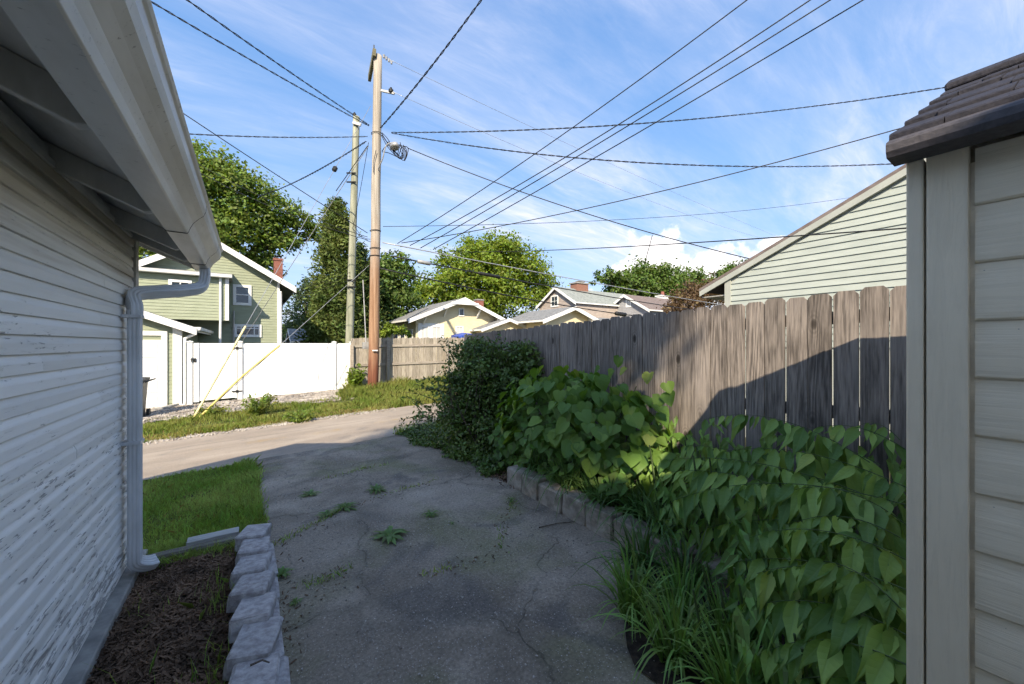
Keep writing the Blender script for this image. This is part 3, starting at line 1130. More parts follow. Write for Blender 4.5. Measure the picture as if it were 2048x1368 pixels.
# ------------------------------------------------------------------ low block wall of the planting bed
rw = thing('retaining_wall', 'low rough brown block wall edging the raised planting bed', 'wall', (2.45, 2.6, 0))
y = 3.60
rs = random.Random(3)


def rough_block(x0, y0, z0, x1, y1, z1, r, cut=0.02):
    """a split stone: box with jittered, chamfered edges (44 triangles)"""
    nx = [x0, x0 + cut, x1 - cut, x1]
    mbb = MB()
    def j(a=1.0):
        return r.uniform(-0.0048, 0.0048) * a
    low = [(x0 + cut, y0), (x1 - cut, y0), (x1, y0 + cut), (x1, y1 - cut), (x1 - cut, y1), (x0 + cut, y1), (x0, y1 - cut), (x0, y0 + cut)]
    top = [(x0 + cut * 1.5, y0 + cut * .7), (x1 - cut * 1.5, y0 + cut * .7), (x1 - cut * .7, y0 + cut * 1.5), (x1 - cut * .7, y1 - cut * 1.5), (x1 - cut * 1.5, y1 - cut * .7), (x0 + cut * 1.5, y1 - cut * .7), (x0 + cut * .7, y1 - cut * 1.5), (x0 + cut * .7, y0 + cut * 1.5)]
    v = [(a + j(), b + j(), z0) for a, b in low] + [(a + j(), b + j(), (z0 + z1) / 2 + j()) for a, b in low] + [(a + j(), b + j(), z1 - 0.012 + j(.5)) for a, b in low] + [(a + j(), b + j(), z1 + j(.5)) for a, b in top]
    f = []
    for k in range(3):
        for i in range(8):
            f.append((k * 8 + i, k * 8 + (i + 1) % 8, (k + 1) * 8 + (i + 1) % 8, (k + 1) * 8 + i))
    f.append(tuple(24 + i for i in range(8)))
    return mbb.add(v, f)


while y > 1.2:
    L = rs.uniform(0.27, 0.36)
    b = rough_block(2.39 + rs.uniform(-0.012, 0.012), y - L + 0.008, -0.03, 2.56, y - 0.004, 0.215 + rs.uniform(-0.012, 0.012), rs, 0.012)
    b.build('block', M['block'], rw)
    y -= L

# ------------------------------------------------------------------ cast-stone edging between mulch bed and driveway
ed = thing('stone_edging', 'row of tilted purple grey cast stones between the mulch bed and driveway', 'garden edging', (0.03, 2.4, 0))
rs = random.Random(9)
y = 3.72
k = 0
while y > 0.9:
    L = 0.262 + rs.uniform(-0.02, 0.02)
    b = rough_block(0.015 + rs.uniform(-.008, .008), y - L + 0.03, -0.02, 0.142 + rs.uniform(-0.012, 0.012), y + 0.02, 0.082 + rs.uniform(-0.006, 0.006), rs, 0.018)
    b.build('stone', M['stone'], ed)
    b = rough_block(-0.092, -0.145, -0.06, 0.092, 0.145, 0.042, rs, 0.013)
    tilt = Matrix.Translation((0.022 + rs.uniform(-0.012, 0.012), y - L / 2, 0.112 + rs.uniform(-0.004, 0.006))) @ Euler((R(rs.uniform(-9, -5)), R(rs.uniform(0, 6)), R(rs.uniform(-15, -6)))).to_matrix().to_4x4()
    b.v = [tuple(tilt @ Vector(p)) for p in b.v]
    b.build('stone', M['stone'], ed)
    y -= L
    k += 1
tb = MB()
tb.prism([(-0.68, 3.685, -0.02), (-0.68, 3.685, 0.065), (-0.68, 3.70, 0.08), (-0.68, 3.765, 0.08), (-0.68, 3.78, 0.065), (-0.68, 3.78, -0.02)], (0.60, 0, 0.0))
setp(tb.build('landscape_timber', M['timber'], bevel=0.004), 'weathered grey landscape timber across the far end of the mulch bed', 'timber')
tb = MB()
tb.box(-0.40, 3.785, 0.0, -0.075, 3.885, 0.092)
setp(tb.build('edging_board', M['pale_board'], bevel=0.003), 'short pale board lying against the timber beside the stones', 'board')

# ------------------------------------------------------------------ pale sage garage behind the cedar fence
pg = thing('sage_garage', 'pale sage sided garage with steep brown roof edge behind the cedar fence', 'garage', (9.5, 0.3, 0))
PX = 7.0
PC = at_x(1452, 600, PX).y
tip = at_x(1398, 581, PX - 0.06)
top_ = at_x(1813, 331, PX - 0.06)
psl = (top_.z - tip.z) / (tip.y - top_.y)
PK = 0.25                                  # ridge position along Y


def proof(y):
    return tip.z + psl * (tip.y - y)


zpk = proof(PK)
mb = MB()
mb.prism([(PX + 0.004, PC, 0), (PX + 0.004, PC, proof(PC) - 0.05), (PX + 0.004, PK, zpk - 0.05), (PX + 0.004, 2 * PK - PC, proof(PC) - 0.05), (PX + 0.004, 2 * PK - PC, 0)], (6.0, 0, 0))
mb.build('wall', M['pale_trim'], pg)
z = 1.55
fmx = lambda a, p, zz: (p, a, zz)
while z < zpk - 0.2:
    def yr(zz):
        return min(PC - 0.09, tip.y - (zz + 0.16 - tip.z) / psl)
    a, b = 2 * PK - yr(z), yr(z)
    a2, b2 = 2 * PK - yr(z + 0.1), yr(z + 0.1)
    if b2 - a2 > 0.05:
        mb = MB()
        mb.add([(PX - 0.019, b, z), (PX - 0.019, a, z), (PX - 0.003, a2, z + 0.1), (PX - 0.003, b2, z + 0.1), (PX + 0.003, b, z), (PX + 0.003, a, z)],
               [(0, 1, 2, 3), (4, 5, 1, 0)])
        mb.build('siding_board', M['pale_siding'], pg)
    z += 0.1005
mb = MB()
mb.box(PX - 0.028, PC - 0.09, 0.0, PX + 0.01, PC + 0.012, proof(PC) - 0.07)
mb.build('corner_board', M['pale_trim'], pg)
for s_ in (1, -1):
    def fy(y):
        return y if s_ == 1 else 2 * PK - y
    mb = MB()
    mb.prism([(PX - 0.06, fy(tip.y), tip.z - 0.02), (PX - 0.06, fy(PK), zpk - 0.02), (PX - 0.06, fy(PK), zpk + 0.03), (PX - 0.06, fy(tip.y), tip.z + 0.03)], (6.6, 0, 0))
    mb.build('roof', M['shingle_brown'], pg)
    mb = MB()
    mb.prism([(PX - 0.065, fy(tip.y - 0.01), tip.z - 0.115), (PX - 0.065, fy(PK), zpk - 0.115), (PX - 0.065, fy(PK), zpk - 0.022), (PX - 0.065, fy(tip.y - 0.01), tip.z - 0.022)], (0.025, 0, 0))
    mb.build('rake_board', M['pale_trim'], pg)
    mb = MB()
    mb.prism([(PX - 0.04, fy(tip.y - 0.02), tip.z - 0.10), (PX - 0.04, fy(PC), proof(PC) - 0.12), (PX - 0.04, fy(PK), zpk - 0.12), (PX - 0.04, fy(PK), zpk - 0.10), (PX - 0.04, fy(tip.y - 0.02), tip.z - 0.08)], (0.03, 0, 0))
    mb.build('soffit', M['pale_trim'], pg)
    mb = MB()
    mb.box(PX, fy(PC), tip.z - 0.14, PX + 6.0, fy(tip.y - 0.02), tip.z - 0.12)
    mb.build('eave_soffit', M['soffit'], pg)

# ------------------------------------------------------------------ white vinyl fence across the alley
VY = 15.0
vf = thing('vinyl_fence', 'bright white vinyl privacy fence with gate across the alley', 'fence', (0.8, VY, -0.2))


def vx(px):
    return at_y(px, 700, VY).x


VT = 1.625


def vpost(xc, w=0.127, top=1.655):
    mb = MB()
    mb.box(xc - w / 2, VY - w / 2, float(gz(xc, VY)) - 0.05, xc + w / 2, VY + w / 2, top)
    p = mb.build('post', M['white'], vf, bevel=0.006)
    mb = MB()
    c = w / 2 + 0.018
    mb.box(xc - c, VY - c, top, xc + c, VY + c, top + 0.022)
    b = len(mb.v)
    mb.add([(xc - c + .008, VY - c + .008, top + .022), (xc + c - .008, VY - c + .008, top + .022), (xc + c - .008, VY + c - .008, top + .022), (xc - c + .008, VY + c - .008, top + .022), (xc, VY, top + .05)],
           [(0, 1, 4), (1, 2, 4), (2, 3, 4), (3, 0, 4)])
    o = mb.build('cap', M['white'])
    o.parent = p
    return p


def vpanel(x0, x1, name_rail='rail', gap=0.05, parent=vf, yoff=0.0):
    g0, g1 = float(gz(x0, VY)) + gap, float(gz(x1, VY)) + gap
    mb = MB()
    mb.box(x0, VY - 0.022 + yoff, VT - 0.15, x1, VY + 0.022 + yoff, VT)
    a = mb.build(name_rail, M['white'])
    mb = MB()
    mb.prism([(x0, VY - 0.022 + yoff, g0), (x1, VY - 0.022 + yoff, g1), (x1, VY - 0.022 + yoff, g1 + 0.13), (x0, VY - 0.022 + yoff, g0 + 0.13)], (0, 0.044, 0))
    b = mb.build(name_rail, M['white'])
    os_ = [a, b]
    n = max(1, round((x1 - x0) / 0.15))
    for i in range(n):
        xa, xb = x0 + (x1 - x0) * i / n, x0 + (x1 - x0) * (i + 1) / n
        mb = MB()
        mb.prism([(xa + 0.003, VY - 0.012 + yoff, float(gz(xa, VY)) + gap + 0.1), (xb - 0.003, VY - 0.012 + yoff, float(gz(xb, VY)) + gap + 0.1), (xb - 0.003, VY - 0.012 + yoff, VT - 0.1), (xa + 0.003, VY - 0.012 + yoff, VT - 0.1)], (0, 0.022, 0))
        os_.append(mb.build('board', M['white']))
    for o in os_:
        if parent is vf:
            attach(o, vf)
        else:
            o.parent = parent
    return os_


xg0, xg1, xp2, xp3 = vx(380), vx(480), vx(668), vx(703)
for xc in (xg0, xg1, xp2, xp3):
    vpost(xc)
vpanel(xg1 + 0.063, xp2 - 0.063)
vpanel(xp2 + 0.063, xp3 - 0.063)
# gate: stiles + panel, hung on the middle post
mb = MB()
gl, gr = xg0 + 0.085, xg1 - 0.085
mb.box(gl, VY - 0.045, float(gz(gl, VY)) + 0.10, gl + 0.13, VY + 0.03, VT + 0.005)
mb.box(gr - 0.045, VY - 0.045, float(gz(gr, VY)) + 0.10, gr, VY + 0.03, VT + 0.005)
gate = mb.build('gate', M['white'], vf)
vpanel(gl + 0.13, gr - 0.045, 'gate_rail', 0.12, gate)
for zz in (1.47, 0.10):
    mb = MB()
    mb.box(gr - 0.13, VY - 0.055, zz - 0.02, gr - 0.02, VY - 0.046, zz + 0.02)
    mb.box(gr - 0.02, VY - 0.085, zz - 0.04, gr + 0.045, VY - 0.05, zz + 0.04)
    mb.box(gr + 0.02, VY - 0.075, zz - 0.02, gr + 0.14, VY - 0.066, zz + 0.02)
    o = mb.build('hinge', M['black'])
    o.parent = gate
mb = MB()
mb.box(gl + 0.0, VY - 0.075, 1.06, gl + 0.06, VY - 0.046, 1.17)
mb.box(gl - 0.07, VY - 0.085, 1.12, gl + 0.01, VY - 0.066, 1.14)
mb.box(gl - 0.05, VY - 0.095, 1.05, gl - 0.035, VY - 0.066, 1.19)
o = mb.build('latch', M['black'])
o.parent = gate


# ------------------------------------------------------------------ houses
def window(parent, fm, u0, u1, z0, z1, plane, sgn=-1, trim=0.09, proud=0.05, bars=(), cross=None, pane=None, mt='white_trim'):
    """window standing on a wall: frame ring, recessed pane, glazing bars"""
    p1 = plane + sgn * proud
    mb = MB()
    def bx(a, b, c, d, q0, q1):
        pts = [fm(a, q0, c), fm(b, q1, d)]
        mb.box(*pts[0], *pts[1])
    bx(u0, u1, z1 - trim, z1, plane, p1)
    bx(u0, u1, z0, z0 + trim, plane, p1)
    bx(u0, u0 + trim, z0 + trim, z1 - trim, plane, p1)
    bx(u1 - trim, u1, z0 + trim, z1 - trim, plane, p1)
    w = mb.build('window', M[mt], parent)
    mb = MB()
    pg0, pg1 = plane + sgn * 0.012, plane + sgn * 0.018
    bx(u0 + trim, u1 - trim, z0 + trim, z1 - trim, pg0, pg1)
    o = mb.build('pane', pane or M['glass'])
    o.parent = w
    if bars or cross:
        mb = MB()
        for b in bars:
            uu = u0 + trim + (u1 - u0 - 2 * trim) * b
            bx(uu - 0.02, uu + 0.02, z0 + trim, z1 - trim, plane + sgn * 0.02, plane + sgn * 0.036)
        if cross:
            for b in cross:
                zz = z0 + trim + (z1 - z0 - 2 * trim) * b
                bx(u0 + trim, u1 - trim, zz - 0.02, zz + 0.02, plane + sgn * 0.02, plane + sgn * 0.040)
        o = mb.build('glazing_bar', M[mt])
        o.parent = w
    return w


def gable(parent, axis, u0, u1, v0, v1, zg, ze, sl, oh, ohv, wall, roof, pitch=0.12, fascia=0.16, name='', lap=True, th=0.07, trim='white_trim', brk=None):
    """gabled block: ridge along `axis`, gable end at v0 facing the viewer; u0..u1 wall to wall, ze = wall height at the eaves"""
    fm = (lambda a, p, z: (a, p, z)) if axis == 'y' else (lambda a, p, z: (p, a, z))
    uc = (u0 + u1) / 2
    zr = ze + sl * (uc - u0)
    mb = MB()
    mb.prism([fm(u0, v0 + 0.003, zg), fm(u1, v0 + 0.003, zg), fm(u1, v0 + 0.003, ze), fm(uc, v0 + 0.003, zr), fm(u0, v0 + 0.003, ze)], Vector(fm(0, v1 - v0, 0)))
    if lap:
        def xl(z):
            return u0 if z <= ze else u0 + (z - ze) / sl
        def xr(z):
            return u1 if z <= ze else u1 - (z - ze) / sl
        lap_courses(mb, fm, v0, xl, xr, zg, zr - 0.02, pitch, 0.018)
        fm2 = (lambda a, p, z: (p, a, z)) if axis == 'y' else (lambda a, p, z: (a, p, z))
        lap_courses(mb, fm2, u1 if axis == 'y' else u0, lambda z: v0, lambda z: v1, zg, ze, pitch, 0.018, 1 if axis == 'y' else -1)
    mb.build('wall', wall, parent)
    for s in (0, 1):
        fu = (lambda a: a) if s == 0 else (lambda a: 2 * uc - a)
        a0 = u0 - oh
        z0 = ze - sl * oh
        mb = MB()
        n = 7
        # shingled slope in overlapping courses
        va, vb = v0 - ohv, v1 + ohv
        L = uc - a0
        rows = max(6, int(L / 0.28))
        for k in range(rows):
            ua, ub = a0 + L * k / rows, a0 + L * (k + 1) / rows
            za, zb_ = z0 + sl * (ua - a0), z0 + sl * (ub - a0)
            mb.add([fm(fu(ua), va, za + th + 0.02), fm(fu(ua), vb, za + th + 0.02), fm(fu(ub), vb, zb_ + th + 0.004), fm(fu(ub), va, zb_ + th + 0.004), fm(fu(ua), va, za + th), fm(fu(ua), vb, za + th)],
                   [(0, 1, 2, 3), (4, 5, 1, 0)])
        mb.prism([fm(fu(a0), va, z0), fm(uc, va, z0 + sl * L), fm(uc, va, z0 + sl * L + th), fm(fu(a0), va, z0 + th)], Vector(fm(0, vb - va, 0)))
        r = mb.build('roof', roof, parent)
        mb = MB()
        mb.prism([fm(fu(a0 - 0.02), va - 0.03, z0 + th - fascia - 0.01), fm(uc, va - 0.03, z0 + sl * L + th - fascia), fm(uc, va - 0.03, z0 + sl * L + th + 0.012), fm(fu(a0 - 0.02), va - 0.03, z0 + th + 0.004)], Vector(fm(0, 0.027, 0)))
        mb.build('rake_board', M[trim], parent)
        mb = MB()
        mb.prism([fm(fu(a0 - 0.025), va, z0 - 0.05), fm(fu(a0 - 0.025), va, z0 + th), fm(fu(a0 - 0.003), va, z0 + th), fm(fu(a0 - 0.003), va, z0 - 0.05)], Vector(fm(0, vb - va, 0)))
        mb.build('eave_board', M[trim], parent)
    return uc, zr, fm


IDY = lambda a, p, z: (a, p, z)
IDX = lambda a, p, z: (p, a, z)
GS = M['green_siding']
gh = thing('green_house', 'green sided house with white trim and attached garage behind the white fence', 'house', (-2.0, 20, -0.2))
# attached garage, gable to the alley
GX1, GYF = -1.75, 15.2
gable(gh, 'y', -6.25, GX1, GYF, 20.0, -0.4, 2.17, 0.40, 0.40, 0.32, GS, M['shingle_grey'], 0.115, 0.20)
mb = MB()
mb.box(GX1 - 0.16, GYF - 0.05, -0.3, GX1 + 0.05, GYF + 0.14, 2.2)
mb.build('corner_board', M['white_trim'], gh)
dz0 = float(gz(-3, GYF))
mb = MB()
mb.box(-4.75, GYF - 0.055, -0.3, -4.62, GYF, 1.98)
mb.box(-2.16, GYF - 0.055, -0.3, -2.03, GYF, 1.98)
mb.box(-4.62, GYF - 0.055, 1.85, -2.16, GYF, 1.98)
gd = mb.build('garage_door', M['white_trim'], gh)
for k in range(4):
    zz0, zz1 = dz0 + 0.0 + k * 0.515, dz0 + (k + 1) * 0.515 - 0.012
    mb = MB()
    mb.box(-4.62, GYF - 0.03, zz0, -2.16, GYF - 0.02, zz1)
    for q in range(4):
        xa = -4.55 + q * 0.60
        mb.box(xa, GYF - 0.042, zz0 + 0.09, xa + 0.50, GYF - 0.03, zz1 - 0.09)
    o = mb.build('door_panel', M['white'])
    o.parent = gd
mb = MB()
mb.tube(smooth_path([(GX1 + 0.38, GYF - 0.2, 2.02), (GX1 + 0.36, GYF - 0.15, 1.9), (GX1 + 0.15, GYF - 0.02, 1.78), (GX1 + 0.12, GYF - 0.02, 1.6), (GX1 + 0.12, GYF - 0.02, -0.15), (GX1 + 0.10, GYF - 0.14, -0.22)], 5), 0.042, 8)
mb.build('downspout', M['white_trim'], gh, smooth=True)
mb = MB()
mb.prism([(GX1 - 0.02 + 0.39, GYF - 0.32, 1.99), (GX1 + 0.50, GYF - 0.32, 2.02), (GX1 + 0.52, GYF - 0.32, 2.11), (GX1 - 0.02 + 0.39, GYF - 0.32, 2.11)], (0, 5.0, 0))
mb.build('gutter', M['white_trim'], gh)
# main gable
uc, zr, fm = gable(gh, 'y', -3.71, 1.05, 20.0, 29.0, -0.4, 4.44, 0.60, 0.63, 0.45, GS, M['shingle_grey'], 0.115, 0.24)
mb = MB()
mb.box(1.0, 19.93, -0.3, 1.09, 20.08, 4.4)
mb.build('corner_board', M['white_trim'], gh)
a_ = at_y(466, 568.5, 20); b_ = at_y(503, 611.5, 20)
w_ = window(gh, IDY, a_.x, b_.x, b_.z, a_.z, 20.0, -1, 0.11, 0.06, (), (0.52,))
a_ = at_y(467.5, 648, 20); b_ = at_y(523, 674.5, 20)
window(gh, IDY, a_.x, b_.x, b_.z, a_.z, 20.0, -1, 0.11, 0.06, (0.2, 0.8), (0.8,))
# upper bay over the garage
BX1, BY = -0.72, 18.7
BXZ0, BXZ1 = 2.52, 4.20
mb = MB()
mb.box(-6.2, BY + 0.003, BXZ0, BX1, 20.0, BXZ1)
lap_courses(mb, IDY, BY, lambda z: -6.2, lambda z: BX1, BXZ0, BXZ1, 0.115, 0.018)
lap_courses(mb, IDX, BX1, lambda z: BY, lambda z: 19.98, BXZ0, BXZ1, 0.115, 0.018, 1)
mb.build('upper_bay', GS, gh)
mb = MB()
mb.box(BX1 - 0.08, BY - 0.03, BXZ0, BX1 + 0.03, BY + 0.09, BXZ1)
mb.build('corner_board', M['white_trim'], gh)
mb = MB()
mb.prism([(-6.4, BY - 0.18, BXZ1 + 0.02), (-6.4, BY - 0.18, BXZ1 + 0.06), (-6.4, 20.0, BXZ1 + 0.36), (-6.4, 20.0, BXZ1 + 0.02)], (6.4 + BX1 + 0.12, 0, 0))
mb.build('bay_roof', M['shingle_grey'], gh)
mb = MB()
mb.prism([(-6.4, BY - 0.30, BXZ1 + 0.09), (-6.4, BY - 0.28, BXZ1 - 0.02), (-6.4, BY - 0.185, BXZ1 - 0.04), (-6.4, BY - 0.185, BXZ1 + 0.09)], (6.4 + BX1 + 0.14, 0, 0))
mb.build('bay_gutter', M['white_trim'], gh)
a_ = at_y(337, 558, BY); b_ = at_y(384, 586, BY)
window(gh, IDY, a_.x, b_.x, b_.z, a_.z, BY, -1, 0.10, 0.06, (0.5,))
for xq, zt_ in ((at_y(441, 600, BY).x, BXZ1 - 0.02),):
    mb = MB()
    mb.tube([(xq, BY - 0.06, zt_), (xq, BY - 0.06, 2.45), (xq - 0.02, BY - 0.02, 1.2), (xq, BY - 0.02, -0.2)], 0.045, 6)
    mb.build('downspout', M['white_trim'], gh)
mb = MB()
mb.tube([(1.13, 19.9, 3.95), (1.13, 19.9, -0.3)], 0.045, 6)
mb.build('downspout', M['white_trim'], gh)
mb = MB()
mb.tube([(BX1 + 0.15, 19.9, 3.0), (BX1 + 0.15, 19.9, 0.6)], 0.035, 6)
mb.box(BX1 + 0.07, 19.86, 0.9, BX1 + 0.23, 19.98, 1.3)
mb.build('service_mast', M['grey_metal'], gh)
cb = at_y(557, 560, 26)
ch = MB()
ch.box(cb.x - 0.23, 25.8, 3.6, cb.x + 0.20, 26.25, 6.42)
ch.box(cb.x - 0.27, 25.76, 6.42, cb.x + 0.24, 26.29, 6.54)
c_ = ch.build('chimney', M['brick_red'], gh)
ch = MB()
for a, b in ((-0.15, 25.9), (0.12, 25.9), (-0.15, 26.15), (0.12, 26.15)):
    ch.box(cb.x + a - 0.02, b - 0.02, 6.54, cb.x + a + 0.02, b + 0.02, 6.68)
ch.box(cb.x - 0.2, 25.82, 6.68, cb.x + 0.17, 26.22, 6.71)
o = ch.build('chimney_cap', M['black'])
o.parent = c_

# yellow bungalow across the alley
yb = thing('yellow_bungalow', 'yellow bungalow with white rake boards and low grey roof behind the far fence', 'house', (12.4, 27, 0.3))
uc, zr, fm = gable(yb, 'y', 9.1, 15.7, 24.6, 30.2, 0.0, 3.43, 0.41, 0.75, 0.7, M['yellow_wall'], M['shingle_grey'], 0.2, 0.26, lap=False)
pz = 24.6
a_ = at_y(917, 616, pz); b_ = at_y(928, 633, pz)
window(yb, IDY, a_.x, b_.x, b_.z, a_.z, pz, -1, 0.08, 0.05)
mb = MB()
a_ = at_y(836, 646, pz); b_ = at_y(888, 690, pz)
mb.box(a_.x, pz - 0.04, b_.z, b_.x, pz, a_.z)
mb.build('window_bank', M['white_trim'], yb)
for p0, p1 in ((840, 858), (862, 882), (910, 926)):
    a_ = at_y(p0, 652, pz); b_ = at_y(p1, 690, pz)
    window(yb, IDY, a_.x, b_.x, b_.z, a_.z, pz - 0.042, -1, 0.08, 0.05, (0.5,), None, M['curtain'])
for k in range(3):
    window(yb, IDX, 25.2 + k * 1.5, 26.3 + k * 1.5, 1.0, 2.6, 9.1, -1, 0.08, 0.05)
mb = MB()
mb.beam((12.4 - 1.05, 23.86, 4.42), (12.4 + 1.05, 23.86, 4.42), 0.08, 0.16)
mb.beam((12.4, 23.86, 4.42), (12.4, 23.86, 4.74), 0.08, 0.14, (0, 1, 0))
mb.build('gable_brace', M['white_trim'], yb)
for xq in (9.6, 11.1, 13.7, 15.2):
    zq = 3.43 + 0.41 * min(xq - 9.1, 15.7 - xq)
    mb = MB()
    mb.beam((xq, 24.6, zq - 0.75), (xq, 23.95, zq - 0.12), 0.09, 0.09)
    mb.build('eave_bracket', M['white_trim'], yb)
cq = at_y(957, 604, 27)
mb = MB()
mb.box(cq.x - 0.3, 26.7, 3.5, cq.x + 0.3, 27.2, cq.z + 0.1)
c_ = mb.build('chimney', M['brick_red'], yb)
mb = MB()
mb.box(cq.x - 0.34, 26.66, cq.z + 0.1, cq.x + 0.34, 27.24, cq.z + 0.2)
o = mb.build('chimney_cap', M['found'])
o.parent = c_
# porch wing to the right of the bungalow
a_ = at_y(985, 622, 23.2)
gable(yb, 'y', 13.6, 17.4, 23.3, 26.5, 0.0, 2.72, 0.34, 0.45, 0.4, M['yellow_wall'], M['shingle_grey'], 0.2, 0.2, lap=False)

# low grey-roofed house, gable to the alley
h2 = thing('grey_roof_house', 'low house with grey roof and white gable boards right of the yellow bungalow', 'house', (19, 22, 0.4))
gable(h2, 'y', 16.9, 21.3, 20.4, 25.0, 0.0, 3.42, 0.36, 0.75, 0.5, M['yellow_wall'], M['shingle_grey'], 0.2, 0.26, lap=False)
gable(h2, 'x', 17.9, 23.2, 21.3, 29.5, 0.0, 2.75, 0.30, 0.6, 0.4, M['yellow_wall'], M['shingle_grey'], 0.2, 0.2, lap=False)
gable(h2, 'y', 26.3, 29.3, 17.4, 21.0, 0.0, 3.0, 0.42, 0.4, 0.4, M['yellow_wall'], M['shingle_grey'], 0.2, 0.24, lap=False)
mb = MB()
gt = at_y(1080, 634, 20.0)
mb.tube(smooth_path([(16.6, 20.1, 3.12), (16.65, 20.15, 2.9), (16.85, 20.3, 2.7), (16.85, 20.35, 1.0)], 5), 0.06, 6)
mb.build('downspout', M['white_trim'], h2, smooth=True)

# taller tan-gabled house
h3 = thing('tan_gable_house', 'taller house with tan gable end and sage grey roof behind the grey roofs', 'house', (31, 30, 0.5))
gable(h3, 'x', 27.2, 32.9, 26.2, 37.5, 0.0, 5.75, 0.60, 0.25, 0.3, M['tan_wall'], M['shingle_sage'], 0.16, 0.28)
a_ = at_x(1102, 592, 26.2); b_ = at_x(1117, 613, 26.2)
window(h3, IDX, b_.y, a_.y, b_.z, a_.z, 26.2, -1, 0.14, 0.06, (0.5,), (0.5,))
cq = at_y(1160, 575, 30)
mb = MB()
mb.box(cq.x - 0.85, 29.6, 6.6, cq.x + 0.85, 30.6, cq.z + 0.35)
c_ = mb.build('chimney', M['brick_brown'], h3)
mb = MB()
mb.box(cq.x - 0.95, 29.5, cq.z + 0.35, cq.x + 0.95, 30.7, cq.z + 0.48)
mb.box(cq.x - 0.4, 29.8, cq.z + 0.62, cq.x + 0.6, 30.3, cq.z + 0.68)
mb.box(cq.x - 0.3, 29.9, cq.z + 0.48, cq.x - 0.2, 30.2, cq.z + 0.62)
mb.box(cq.x + 0.4, 29.9, cq.z + 0.48, cq.x + 0.5, 30.2, cq.z + 0.62)
o = mb.build('chimney_cap', M['found'])
o.parent = c_

# brown-roofed house with grey gable and white chimney
h4 = thing('brown_roof_house', 'house with brown roof, grey gable and white chimney farthest right', 'house', (38, 26, 0.5))
gable(h4, 'x', 23.3, 28.9, 32.2, 45, 0.0, 5.05, 0.58, 0.3, 0.35, M['grey_wall'], M['shingle_brown'], 0.16, 0.28)
a_ = at_x(1252, 598, 32.2); b_ = at_x(1263, 614, 32.2)
window(h4, IDX, b_.y, a_.y, b_.z, a_.z, 32.2, -1, 0.14, 0.06, (0.5,), (0.5,), M['curtain'])
cq = at_y(1325, 598, 26.5)
mb = MB()
mb.box(cq.x - 0.55, 26.1, 5.5, cq.x + 0.55, 27.0, cq.z + 0.25)
mb.box(cq.x - 0.62, 26.03, cq.z + 0.25, cq.x + 0.62, 27.07, cq.z + 0.38)
c_ = mb.build('chimney', M['white_trim'], h4)
mb = MB()
mb.tube([(cq.x, 26.5, cq.z + 0.38), (cq.x, 26.5, cq.z + 0.85)], [0.22, 0.17], 10)
o = mb.build('chimney_pot', M['brick_red'])
o.parent = c_

# small dark-roofed outbuilding far behind the white fence
ob = thing('far_outbuilding', 'small dark roofed outbuilding far behind the white fence left of the cedar', 'outbuilding', (6.5, 42, -0.2))
gable(ob, 'x', 38.5, 43.5, 3.2, 7.6, -0.3, 1.9, 0.42, 0.3, 0.3, M['grey_wall'], M['shingle_grey'], 0.2, 0.2, lap=False)

# two-storey house added unseen behind the camera, sized to shade the shed and yard
oh_ = thing('shade_house', 'tall white house added unseen behind the camera on the left to cast shade', 'house', (-8, -9, 0))
gable(oh_, 'y', -8.2, -1.6, -12, -3.43, 0, 5.27, 0.5, 0.4, 0.3, M['white_trim'], M['shingle_grey'], 0.2, 0.2, lap=False)

# ------------------------------------------------------------------ weathered board fence beyond the alley
WF = 14.75
wf = thing('board_fence', 'sun bleached board fence with horizontal rails behind the utility pole', 'fence', (6.3, WF, 0))
rs = random.Random(31)
x = 3.02
while x < 9.6:
    w = 0.138 + rs.uniform(-0.012, 0.006)
    zt = 1.84 + 0.012 * (x - 4.3) + rs.uniform(-0.02, 0.015)
    z0 = float(gz(x, WF)) + 0.05
    mb = MB()
    mb.prism([(x, WF, z0), (x + w, WF, z0), (x + w, WF, zt - 0.03), (x + w - 0.025, WF, zt), (x + 0.025, WF, zt), (x, WF, zt - 0.03)], (0, 0.018, 0))
    mb.build('board', M['fence_far'], wf)
    x += w + rs.uniform(0.003, 0.014)
for zr_ in (1.52, 0.82, 0.16):
    mb = MB()
    mb.prism([(3.0, WF - 0.045, zr_ - 0.045), (9.6, WF - 0.045, zr_ + 0.03), (9.6, WF - 0.045, zr_ + 0.12), (3.0, WF - 0.045, zr_ + 0.045)], (0, 0.04, 0))
    mb.build('rail', M['rail_far'], wf)
for xp_ in (2.98, 4.28, 6.7, 9.1):
    mb = MB()
    mb.box(xp_, WF - 0.14, -0.3, xp_ + 0.10, WF - 0.046, 1.74 if xp_ > 3 else 1.58)
    mb.build('post', M['rail_far'], wf)

# blue tarpaulin showing over the fence
tp = MB()
a_, b_, c_ = at_y(918, 673, 18), at_y(942, 667, 18.3), at_y(964, 672, 18.4)
tp.prism([a_, b_, c_, c_ - Vector((0, 0, 1.2)), a_ - Vector((0, 0, 1.2))], (0.4, 1.8, 0.1))
setp(tp.build('tarpaulin', M['tarp'], fix=True), 'blue tarpaulin showing just above the far board fence', 'tarpaulin')

